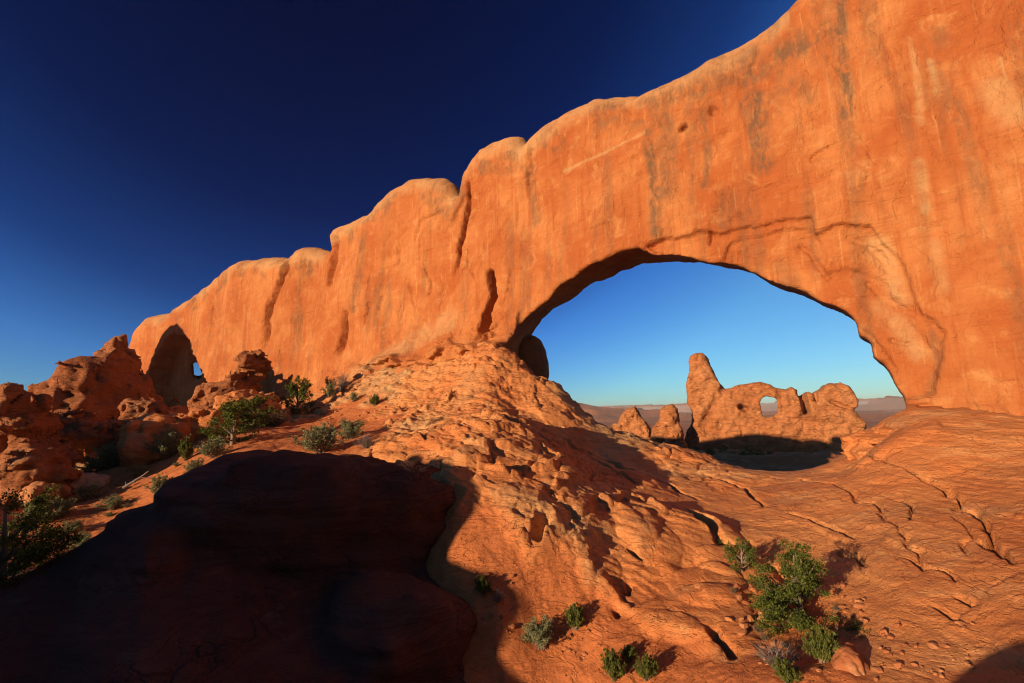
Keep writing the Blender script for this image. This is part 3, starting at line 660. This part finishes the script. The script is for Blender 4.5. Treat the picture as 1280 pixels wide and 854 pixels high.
blob('stone', [(1062,835,14.3,20,22,.5)], 0.035, 0.10, .5, M_stone, seed=33, strat=.03, label='upright orange block at the foot of the bushes, lower right', cat='stone')
blob('stone', [(1080,846,14.4,9,14,.25)], 0.03, 0.06, .4, M_stone, seed=34, label='narrow stone leaning by the upright orange block', cat='stone')

# foreground boulder in shade: rounded cap over a slab that slopes down towards the viewpoint
BPH, BD, BW = -35, 20.2, -7.5
unB, worldB = plane(BPH, BD)
BPIX = [(-260,900),(-120,820),(-40,765),(0,744),(35,728),(60,714),(92,690),(118,672),(125,660),(150,648),(185,634),(192,622),(205,610),(240,589),(290,570),(350,564),(400,565),(430,569),(455,571),(482,573),(514,588),(546,610),(564,640),(574,680),(579,700),(577,715),(586,740),(586,770),(602,798),(608,830),(615,900),(625,1000),(-260,1000)]
CLE = [(-100,760),(60,715),(130,672),(190,648),(250,655),(330,672),(400,700),(440,728),(500,745),(575,775),(660,800)]
def near_boulder():
    oB = unp(unB, BPIX); oF = unp(unB, BPIX, BW); cle = unp(unB, CLE)
    st = 0.11
    lo, hi = oB.min(0), oB.max(0)
    ua = np.arange(max(lo[0], -16), hi[0]+2.5, st); za = np.arange(-10.5, hi[1]+0.5, st); wa = np.arange(-13.0, 6.5, 0.16)
    U, Z = np.meshgrid(ua, za, indexing='ij')
    eu = U+0.25*fbm(U/1.5, Z/1.5, 0, 4, 91); ez = Z+0.25*fbm(U/1.5, Z/1.5, 7, 4, 93)
    SB = sdpoly(oB, eu, ez); SF = sdpoly(oF, eu, ez)
    zc = np.interp(U, cle[:, 0], cle[:, 1]); d = zc+0.4*fbm(U/2, Z/2, 0, 3, 160)-Z
    ed = sstep(0.0, 7.0, oB[:, 0].max()-U)
    wf = -0.9*sstep(0, 0.8, -d)*ed-(0.25+1.0*ed)*np.clip(d, 0, 9)*sstep(0, .4, d)+0.9*np.clip(-d-0.7, 0, 9)
    wf = wf-1.5*np.clip(-4.8-Z, 0, 9)-3.6*sstep(5, 0.5, oB[:, 0].max()-2.0-U)*sstep(-4.2, -6.5, Z)+0.35*np.clip(Z+3.5, 0, 3)
    wf = wf+0.8*fbm(U/4, Z/4, 0, 5, 161, 0.55)+0.35*fbm(U/1.6, Z/1.0, 0, 4, 162, 0.55, True)+0.16*fbm(U/4, (Z+0.1*U)/0.35, 0, 3, 163)
    st_ = (Z+0.08*U+0.5*fbm(U/3, Z/3, 2, 3, 164))/0.75; fr = st_-np.floor(st_); wf = wf-0.16*(fr-sstep(0, .15, fr))
    F = np.empty((len(ua), len(za), len(wa)), np.float32)
    for i, wv in enumerate(wa):
        t = float(np.clip(wv/BW, -0.8, 1.75)); S = SB*(1-t)+SF*t-0.10-0.5*sstep(6, 1.5, oB[:, 0].max()-U)
        F[:, :, i] = rint(S, np.maximum(wf-wv, wv-5.0), 1.7)+0.10*fbm(U/1.2, Z/0.8, wv/1.2, 3, 165)
        PW = worldB(U, Z, wv)      # rounded cap and lower right shoulder
        for px, py, r, hw, hh, dp, e in ((390, 674, 20.9, 192, 108, 2.2, 2.1), (505, 832, 17.2, 98, 90, 2.0, 2.9)):
            c = at(px, py, r); sc = np.linalg.norm(c)/math.hypot(FPX, math.hypot(px-640, py-427)); an = math.atan2(c[0], c[1])
            dx, dy, dz = PW[..., 0]-c[0], PW[..., 1]-c[1], PW[..., 2]-c[2]
            p_ = dx*math.cos(an)-dy*math.sin(an); q_ = dx*math.sin(an)+dy*math.cos(an)
            el = ((np.abs(p_/(hw*sc))**e+np.abs(q_/dp)**e+np.abs(dz/(hh*sc))**e)**(1/e)-1)*dp
            el = el+0.35*fbm(p_/2, dz/1.3, q_/2, 4, 166)+0.12*fbm(p_/3, (dz+.1*p_)/0.3, q_/3, 3, 167)
            F[:, :, i] = smin(F[:, :, i], el+0.5*noise3(U/1.7, Z/1.1, wv/1.7, 168)*(px > 450), 0.35 if px < 450 else 1.0)
    V, Q = surface_nets(F, ua, za, wa)
    Wd = worldB(V[:, 0], V[:, 1], V[:, 2]); c = Wd.mean(0)
    mk('boulder', Wd, Q, M_shade, loc=(float(c[0]), float(c[1]), float(Wd[:, 2].min())), mask=np.zeros((len(V), 3)),
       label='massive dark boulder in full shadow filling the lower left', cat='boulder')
    return Wd
_bv = near_boulder()
# added unseen rock outcrop beside the viewpoint, profile shaped to shade the near boulder
def blocker():
    te = math.tan(SUN_EL); sa, ca = math.sin(SUN_AZ), math.cos(SUN_AZ)
    al = _bv[:, 0]*sa+_bv[:, 1]*ca; pe = _bv[:, 0]*ca-_bv[:, 1]*sa; h = _bv[:, 2]+al*te
    bins = np.arange(max(pe.min(), -23)-0.4, min(pe.max(), 30)+0.8, 0.5); prof = []
    lg = [ground_at(*q) for q in ((440, 562), (500, 568), (548, 588), (574, 618), (588, 650), (596, 685), (604, 720), (618, 750))]
    LIT = sorted([(q[0]*ca-q[1]*sa, q[2]+(q[0]*sa+q[1]*ca)*te+(0.42 if i < 4 else 0.12)) for i, q in enumerate(lg)]+[(-12.2, -5.0), (-11.0, -5.6), (-10.5, -6.5)])
    LIT = np.array(LIT); print('LIT', LIT.round(2).tolist())
    for b in bins:
        k = np.abs(pe-b) < 0.5
        prof.append((b, min(h[k].max() if k.any() else -5, float(np.interp(b, LIT[:, 0], LIT[:, 1]))-0.15)))
    D = -15.0; off = 15.0*te+0.05
    P = [(bins[0]-0.7, -14)]+[(b, z+off) for b, z in prof]+[(bins[-1]+0.4, -14)]
    print('PROFILE', [(round(float(a), 1), round(float(b), 1)) for a, b in P])
    st = 0.3; P = np.array(P)
    ua = np.arange(P[:, 0].min()-1.5, P[:, 0].max()+1.5, st); za = np.arange(-13, P[:, 1].max()+1.5, st); wa = np.arange(-5, 5, st)
    fin('rock_blocker', math.degrees(SUN_AZ), D, P, ua, za, wa, lambda U, Z: -3+0.8*fbm(U/4, Z/3, 0, 4, 5), lambda U, Z: 3+0.8*fbm(U/4, Z/3, 5, 4, 6), k=1.0, mat=M_slope,
        label='added unseen rock outcrop beside the viewpoint that shades the big boulder', cat='rock')

blocker()
def far_blocker():  # unseen fin added towards the sun, profile shaped so its shadow fills the alcove
    te = math.tan(SUN_EL)
    P = [(-133, -20), (-131, 12), (-128, 17.5), (-124, 21.5), (-120, 22.5), (-117, 21.0), (-113, 18.5), (-110, 15), (-108, 9), (-106, -20)]
    D = -42.0; P = np.array([(a, b-D*te) for a, b in P]); st = 0.8
    ua = np.arange(-136, -100, st); za = np.arange(-24, P[:, 1].max()+3, st); wa = np.arange(-8, 8, st)
    fin('rock_blocker', math.degrees(SUN_AZ), D, P, ua, za, wa, lambda U, Z: -4+1.5*fbm(U/6, Z/6, 0, 4, 5), lambda U, Z: 4+1.5*fbm(U/6, Z/6, 5, 4, 6), k=2.0, mat=M_crag, edge=1.2,
        label='unseen rock fin added past the left end of the wall that shades the alcove', cat='rock')
far_blocker()

# ------------------------------------------------------------------ plants
def leaf_mat(name, c1, c2, c3, tr=0.25):
    m = bpy.data.materials.new(name); m.use_nodes = True; n, l = m.node_tree.nodes, m.node_tree.links; n.clear()
    o = n.new('ShaderNodeOutputMaterial'); d = n.new('ShaderNodeBsdfDiffuse'); t = n.new('ShaderNodeBsdfTranslucent'); mx = n.new('ShaderNodeMixShader'); mx.inputs[0].default_value = tr
    g = n.new('ShaderNodeNewGeometry'); r = n.new('ShaderNodeValToRGB'); l.new(g.outputs['Random Per Island'], r.inputs[0])
    e = r.color_ramp.elements; e[0].color = (*c1, 1); e[1].color = (*c3, 1); e[0].position = 0.1; e[1].position = 0.95
    q = e.new(0.55); q.color = (*c2, 1)
    l.new(r.outputs[0], d.inputs[0]); l.new(r.outputs[0], t.inputs[0]); l.new(d.outputs[0], mx.inputs[1]); l.new(t.outputs[0], mx.inputs[2]); l.new(mx.outputs[0], o.inputs[0])
    return m
def bark_mat(name, c):
    m = bpy.data.materials.new(name); m.use_nodes = True; n, l = m.node_tree.nodes, m.node_tree.links
    b = n['Principled BSDF']; b.inputs['Roughness'].default_value = 0.95
    t = n.new('ShaderNodeTexNoise'); t.inputs['Scale'].default_value = 14; t.inputs['Detail'].default_value = 6
    r = n.new('ShaderNodeValToRGB'); r.color_ramp.elements[0].color = (*[v*0.5 for v in c], 1); r.color_ramp.elements[1].color = (*[min(1, v*1.4) for v in c], 1)
    l.new(t.outputs[0], r.inputs[0]); l.new(r.outputs[0], b.inputs['Base Color']); return m
L_jun = leaf_mat('juniper_leaf', (0.05, 0.07, 0.014), (0.11, 0.135, 0.028), (0.20, 0.21, 0.05), 0.2)
L_sage = leaf_mat('sage_leaf', (0.14, 0.15, 0.07), (0.25, 0.26, 0.125), (0.36, 0.36, 0.19))
L_fresh = leaf_mat('fresh_leaf', (0.06, 0.075, 0.016), (0.13, 0.15, 0.03), (0.23, 0.22, 0.06))
L_dry = leaf_mat('dry_leaf', (0.16, 0.11, 0.06), (0.24, 0.17, 0.09), (0.33, 0.25, 0.13))
B_jun = bark_mat('juniper_bark', (0.24, 0.17, 0.12)); B_dead = bark_mat('dead_wood', (0.22, 0.16, 0.13))
def tubes(paths):
    """paths: list of (points, radii) -> one mesh worth of tapered five sided tubes"""
    V, Fq, o = [], [], 0
    for P, rad in paths:
        P = np.array(P, float); n = len(P)
        for i in range(n):
            d = P[min(i+1, n-1)]-P[max(i-1, 0)]; d /= np.linalg.norm(d)+1e-9
            a = np.cross(d, [0.3, 0.2, 1.0]); a /= np.linalg.norm(a)+1e-9; b = np.cross(d, a)
            for k in range(5):
                t = k*2*math.pi/5; V.append(P[i]+rad[i]*(math.cos(t)*a+math.sin(t)*b))
        for i in range(n-1):
            for k in range(5):
                Fq.append([o+i*5+k, o+i*5+(k+1) % 5, o+(i+1)*5+(k+1) % 5, o+(i+1)*5+k])
        o += n*5
    return np.array(V), np.array(Fq)
def wander(g, a, b, n, j):
    t = np.linspace(0, 1, n)[:, None]; P = np.array(a)*(1-t)+np.array(b)*t
    q = g.normal(0, j, (n, 3)); q[0] = 0; q = np.cumsum(q, 0)*0.6; return P+q*np.sin(t*math.pi*0.5)
def leaves(g, centers, per, spread, size, up=0.3, aspect=2.2):
    c = np.repeat(centers, per, 0)+g.normal(0, 1, (len(centers)*per, 3))*np.repeat(spread, per)[:, None]
    n = len(c); d = g.normal(0, 1, (n, 3)); d[:, 2] += up*2; d /= np.linalg.norm(d, axis=1)[:, None]
    e = np.cross(d, g.normal(0, 1, (n, 3))); e /= np.linalg.norm(e, axis=1)[:, None]+1e-9
    s = size*g.uniform(0.6, 1.4, n)[:, None]
    V = np.stack([c-d*s*0.5*aspect*.5, c+e*s*0.4, c+d*s*aspect*.5, c-e*s*0.4], 1).reshape(-1, 3)
    return V, np.arange(n*4).reshape(-1, 4)
def make_plant(kind, label, cat, name, seed, dens=1.0, group=None):
    """unit plant: about one metre tall and one metre wide"""
    g = np.random.default_rng(seed); root = empty(name, (0, 0, 0), label, cat, group)
    paths = []; tips = []
    if kind in ('juniper', 'bushy'):
        nl = 26 if kind == 'juniper' else 20
        paths.append((wander(g, (0, 0, -0.06), (g.normal(0, .04), g.normal(0, .04), 0.86), 8, 0.02), np.linspace(0.045, 0.008, 8)))
        tp = paths[0][0]
        for i in range(nl):
            h = g.uniform(0.05, 0.92); a = g.uniform(0, 2*math.pi)
            rr = (0.56*(1-h)**0.6+0.05)*g.uniform(0.55, 1.1) if kind == 'juniper' else 0.5*math.sin(math.pi*min(1, h*0.8+0.2))**0.7*g.uniform(0.6, 1.05)
            s = tp[int(h*0.7*7)]; e = (math.cos(a)*rr, math.sin(a)*rr, h*0.92+g.uniform(0, .12))
            p = wander(g, s, e, 5, 0.015); paths.append((p, np.linspace(0.016, 0.004, 5)))
            for t in (0.55, 0.75, 0.9, 1.0):
                q = p[0]*(1-t)+p[-1]*t; tips.append(q+g.normal(0, .035, 3))
                if g.random() < .6: tips.append(q+g.normal(0, .07, 3))
        tips += [np.array([g.normal(0, .03), g.normal(0, .03), z]) for z in (0.85, 0.92, 0.97)]
        tips = np.array(tips); tips[:, 2] = np.clip(tips[:, 2], 0.04, None)
        V, Fq = leaves(g, tips, int(46*dens), g.uniform(0.018, 0.042, len(tips)), 0.024/math.sqrt(dens), 0.5)
    else:
        n = {'sage': 46, 'broom': 60, 'dead': 60, 'dry': 46}[kind]
        for i in range(n):
            a = g.uniform(0, 2*math.pi); sp = g.uniform(0.05, 0.5)*(1 if kind != 'broom' else .8); hh = g.uniform(0.45, 1.0)*math.sqrt(max(0.1, 1-(sp/0.62)**2))
            p = wander(g, (g.normal(0, .05), g.normal(0, .05), -0.05), (math.cos(a)*sp, math.sin(a)*sp, hh), 5, 0.025)
            paths.append((p, np.linspace(0.012, 0.003, 5)))
            if kind in ('dead',):
                for _ in range(3):
                    q = p[g.integers(1, 4)]; paths.append((wander(g, q, q+g.normal(0, .14, 3)+np.array([0, 0, .08]), 3, 0.01), np.linspace(0.007, 0.002, 3)))
            for t in (0.45, 0.6, 0.75, 0.88, 1.0): tips.append(p[0]*(1-t)+p[-1]*t+g.normal(0, .02, 3))
        tips = np.array(tips)
        if kind != 'dead':
            V, Fq = leaves(g, tips, int({'sage': 16, 'broom': 13, 'dry': 7}[kind]*dens), g.uniform(0.015, 0.04, len(tips)), 0.03, 0.8 if kind != 'broom' else 2.0, 2.2 if kind != 'broom' else 3.6)
    tv, tf = tubes(paths)
    mk('trunk' if kind in ('juniper', 'bushy') else 'stems', tv, tf, B_dead if kind in ('dead', 'dry') else B_jun, mask=None, parent=root)
    if kind != 'dead':
        lm = {'juniper': L_jun, 'bushy': L_jun, 'sage': L_sage, 'broom': L_fresh, 'dry': L_dry}[kind]
        mk('crown' if kind in ('juniper', 'bushy') else 'foliage', V, Fq, lm, smooth=False, parent=root)
    return root
def dup(root, label, group=None):
    r = root.copy(); COL.objects.link(r); r['label'] = label
    if group: r['group'] = group
    for ch in root.children:
        c = ch.copy(); COL.objects.link(c); c.parent = r
    return r
def put(o, px, py, wpx, hpx, rot=None, r=None, lean=0.0, bury=0.0):
    """stand a unit plant on the ground seen at a photo pixel, with its real width and height"""
    if r is None: p = ground_at(px, py, 9.0, 90.0)
    else:
        d = ray(px, py); d = d/np.hypot(d[0], d[1]); p = np.array([d[0]*r, d[1]*r, float(H0(d[0]*r, d[1]*r))])
    zz, _ = ground_detail(np.array([p[0]]), np.array([p[1]]))
    k = np.linalg.norm(p)/math.hypot(FPX, math.hypot(px-640, py-427))
    o.location = (float(p[0]), float(p[1]), float(zz[0])-bury); sw, sh = wpx*k, hpx*k
    o.scale = (sw, sw, sh); o.rotation_euler = (0, lean, random.uniform(0, 6.28) if rot is None else rot)
    return p
t = make_plant('juniper', 'tall bright green juniper on the rubble at lower right, largest green bush', 'juniper tree', 'juniper_tree', 1, 3.2); put(t, 1003, 772, 128, 98)
t = make_plant('bushy', 'small rounded juniper just left of the tall juniper, on the rock edge', 'juniper tree', 'juniper_tree', 2, 1.0); put(t, 928, 718, 44, 40)
t = make_plant('bushy', 'big shadowy juniper cut by the left edge beside the dark boulder', 'juniper tree', 'juniper_tree', 3, 2.4); put(t, 2, 768, 150, 132)
t = make_plant('juniper', 'pointed juniper against the wall right of the perched rock', 'juniper tree', 'juniper_tree', 4, 1.0); put(t, 372, 520, 40, 48)
J1 = make_plant('bushy', 'dark spreading juniper in front of the rounded blocks below the perched rock', 'juniper tree', 'juniper_tree', 5, 1.0); put(J1, 290, 556, 80, 56)
t = dup(J1, 'dark juniper rising behind the spreading juniper, nearer the wall'); put(t, 320, 535, 54, 40)
S1 = make_plant('sage', 'pale grey green sagebrush just above the top of the dark boulder', 'sagebrush', 'sagebrush', 6, 1.6, 'sagebrush on the sandy slope'); put(S1, 402, 566, 66, 36)
F1 = make_plant('broom', 'green broom-like bush below the tall juniper, lower right', 'bush', 'desert_bush', 7, 2.2, 'green desert bushes'); put(F1, 1030, 831, 52, 40)
D1 = make_plant('dead', 'bare grey dead bush between the green bushes, lower right', 'dead bush', 'dead_bush', 8); put(D1, 975, 842, 62, 34)
Y1 = make_plant('dry', 'dry brownish bush between the pointed juniper and the dark junipers', 'bush', 'desert_bush', 9, 1.5); put(Y1, 347, 533, 34, 22)
for px, py, wd, ht, lb in [(985,862,40,26,'green bush cut by the bottom edge beside the dead bush'),(768,854,38,34,'yellow green bush at the bottom centre, left of its pair'),(808,852,36,28,'yellow green bush at the bottom centre, right of its pair'),
        (720,786,30,28,'small green bush in the gully below the cream rock slope'),(604,740,26,22,'little green bush on the shady rubble right of the dark boulder'),(232,573,22,26,'bright green bush at the right end of the sagebrush clump at left'),
        (468,508,16,14,'small bright green bush at the foot of the wall, right of the dead bush'),(12,628,36,32,'green bush at the left edge behind the big shadowy juniper'),(786,830,26,18,'low green tuft behind the bottom centre bushes'),
        (272,556,16,12,'tiny bright green tuft in front of the dark spreading juniper'),(1000,788,30,20,'fresh green tuft at the foot of the tall juniper'),(975,765,26,20,'low green sprout left of the tall juniper trunk')]:
    put(dup(F1, lb), px, py, wd, ht)
for px, py, wd, ht, lb in [(675,806,40,28,'pale grey sagebrush casting a shadow beside the rock slab at the bottom'),(437,548,34,20,'dark grey sagebrush right of the pale one above the boulder'),(212,570,42,28,'grey green sagebrush below the smooth humped boulder'),
        (138,585,44,26,'sagebrush at the foot of the shaded rock mass, left'),(116,592,28,18,'sagebrush touching the shaded rock mass, left of its neighbour'),(110,624,30,15,'flat round sagebrush alone on the open sand'),
        (143,634,32,14,'low sagebrush beside the dead branch on the sand'),(199,622,28,22,'sagebrush at the upper rim of the dark boulder, left'),(46,654,42,26,'grey sagebrush right of the left edge juniper'),(76,648,28,20,'grey sagebrush behind the left edge one, by the angular block'),
        (172,596,24,12,'small sagebrush on the slope above the dead branch'),(268,572,34,20,'pale sagebrush below the dark spreading juniper'),(245,592,24,14,'low sagebrush by the rim of the dark boulder, middle left'),(104,690,26,20,'sagebrush poking up against the left flank of the dark boulder'),
        (58,580,22,16,'sagebrush among the red knobs at left'),(66,512,14,14,'sagebrush clinging in the shaded cleft of the craggy butte'),(412,497,16,20,'thin grey sagebrush at the foot of the wall'),(442,502,12,10,'tiny sagebrush at the foot of the wall'),(88,668,22,12,'small sagebrush on the sand between boulder and left juniper')]:
    put(dup(S1, lb, 'sagebrush on the sandy slope'), px, py, wd*1.2, ht*1.25)
put(dup(D1, 'dead twiggy bush on the slope right of the pale sagebrush'), 458, 556, 34, 20)
put(dup(D1, 'dead bush at the wall foot right of the pointed juniper'), 428, 492, 24, 26)
put(dup(D1, 'dead twigs beside the little green bush in the shady rubble'), 622, 748, 26, 16)
random.seed(21)
for i in range(46):
    px, py = random.uniform(70, 470), random.uniform(545, 690)
    if py > 705-0.42*px or py < 628-0.22*px: continue
    q = random.random(); src = Y1 if q < .6 else S1
    put(dup(src, 'little dry tuft of grass or brush on the left sandy slope', 'little dry tufts on the left slope'), px, py, random.uniform(8, 17), random.uniform(5, 10))
for i in range(12):
    px, py = random.uniform(900, 1090), random.uniform(745, 850)
    put(dup(Y1, 'little dry tuft among the stones at lower right', 'little dry tufts at lower right'), px, py, random.uniform(10, 18), random.uniform(6, 10))
# fallen dead branch on the sand
g = np.random.default_rng(40); p0 = ground_at(168, 612)
k = np.linalg.norm(p0)/780
br = [(wander(g, (-14*k, 0, .1), (12*k, .3, 22*k), 7, .05), np.linspace(.11, .04, 7)), (wander(g, (0, 0, 9*k), (-8*k, .3, 10*k), 4, .03), np.linspace(.06, .02, 4)), (wander(g, (6*k, 0, 14*k), (18*k, .2, 13*k), 4, .03), np.linspace(.05, .02, 4)), (wander(g, (-10*k, 0, 2*k), (-18*k, .4, 8*k), 4, .03), np.linspace(.05, .02, 4))]
tv, tf = tubes(br); mk('dead_branch', tv+p0, tf, B_dead, loc=tuple(float(v) for v in p0), label='dark dead branch sticking up from the sand', cat='branch')
# junipers on the lower ground beyond the window
FJ = make_plant('bushy', 'green juniper on the shaded ground beyond the window', 'juniper tree', 'juniper_tree', 12, 0.5, 'junipers on the low ground beyond the window')
far_spots = [(935,566,170,22,17),(917,560,185,16,11),(948,562,180,14,11),(904,556,200,12,8),(888,560,190,14,8),(868,553,215,10,7),(831,548,200,16,9),(822,545,210,12,8),(845,546,215,10,6),(780,528,330,10,4),(792,530,340,10,4),(838,540,240,10,6),(962,556,195,12,8),(900,566,160,14,7),(925,552,215,10,6),(860,545,230,8,5),(815,552,180,10,6)]
for i, (px, py, r, wd, ht) in enumerate(far_spots):
    put(FJ if i == 0 else dup(FJ, 'green juniper on the low ground beyond the window'), px, py, wd, ht, r=r)
FJ['label'] = 'green juniper on the low ground beyond the window'

# ------------------------------------------------------------------ loose stones
def stone_proto(seed):
    g = np.random.default_rng(seed); n = 9
    ax = np.linspace(-0.75, 0.75, 26); X, Y, Z = np.meshgrid(ax, ax, ax, indexing='ij')
    F = np.maximum(np.abs(X)-0.5, np.maximum(np.abs(Y)-0.42, np.abs(Z)-0.34))
    for _ in range(n):
        d = g.normal(0, 1, 3); d /= np.linalg.norm(d); F = np.maximum(F, X*d[0]+Y*d[1]+Z*d[2]-g.uniform(0.28, 0.46))
    F = F+0.06*fbm(X*3, Y*3, Z*3, 3, seed)
    V, Q = surface_nets(F, ax, ax, ax)
    return V, Q
protos = [stone_proto(50+i) for i in range(5)]
ZONES = [((575,700),(640,790),26,(3,9),'rubble stones beside the dark boulder','reddish stone in the rubble right of the dark boulder'),
         ((690,770),(790,850),26,(2,6),'small stones on the gully floor','small stone lying on the gully floor, bottom centre'),
         ((900,740),(960,800),16,(5,14),'blocks below the small rounded juniper','broken block on the ledge left of the tall juniper'),
         ((1035,735),(1085,800),22,(4,11),'stones right of the tall juniper','stone in the rubble right of the tall juniper'),
         ((1095,780),(1220,850),40,(3,10),'rubble on the slab at lower right','stone on the bare slab near the bottom right'),
         ((940,790),(1060,850),30,(3,8),'stones around the bushes at lower right','stone on the sand around the lower right bushes'),
         ((400,520),(470,570),22,(2,5),'stones on the slope above the dark boulder','small stone on the slope above the dark boulder'),
         ((380,480),(560,520),26,(4,9),'fallen blocks along the foot of the wall','fallen block along the foot of the wall'),
         ((90,590),(230,660),26,(2,4),'pebbles on the left sandy slope','small stone on the left sandy slope')]
sk = [None]*5
for (x0, y0), (x1, y1), cnt, (a, b), grp, lab in ZONES:
    for i in range(cnt):
        px, py = random.uniform(x0, x1), random.uniform(y0, y1); q = random.randrange(5)
        if 'pebbles' in grp and py > 655-0.35*(px-90)+0: continue
        p = ground_at(px, py); zz, _ = ground_detail(np.array([p[0]]), np.array([p[1]])); sz = random.uniform(a, b)*(random.random()**0.6)*np.linalg.norm(p)/780+0.03
        if sk[q] is None:
            o = mk('stone', protos[q][0], protos[q][1], M_stone, label=lab, cat='stone', group=grp); sk[q] = o
        else:
            o = sk[q].copy(); COL.objects.link(o); o['label'] = lab; o['group'] = grp
        o.location = (float(p[0]), float(p[1]), float(zz[0])+sz*0.15); o.scale = (sz*1.2, sz*random.uniform(.8, 1.3), sz*random.uniform(.6, 1.1)); o.rotation_euler = (random.uniform(-.4, .4), random.uniform(-.4, .4), random.uniform(0, 6.28))

# ------------------------------------------------------------------ air
def haze():
    v = np.array([[a, b, c] for c in (-190, 62) for a, b in ((-110000, -110000), (110000, -110000), (110000, 110000), (-110000, 110000))], float)
    f = [[0, 3, 2, 1], [4, 5, 6, 7], [0, 1, 5, 4], [1, 2, 6, 5], [2, 3, 7, 6], [3, 0, 4, 7]]
    m = bpy.data.materials.new('haze_air'); m.use_nodes = True; n, l = m.node_tree.nodes, m.node_tree.links; n.clear()
    o = n.new('ShaderNodeOutputMaterial'); p = n.new('ShaderNodeVolumePrincipled'); l.new(p.outputs[0], o.inputs['Volume'])
    p.inputs['Density'].default_value = HAZE; p.inputs['Color'].default_value = (1.0, 0.86, 0.80, 1)
    mk('haze', v, f, m, smooth=False, kind='stuff')
HAZE = 8.0e-5
haze()
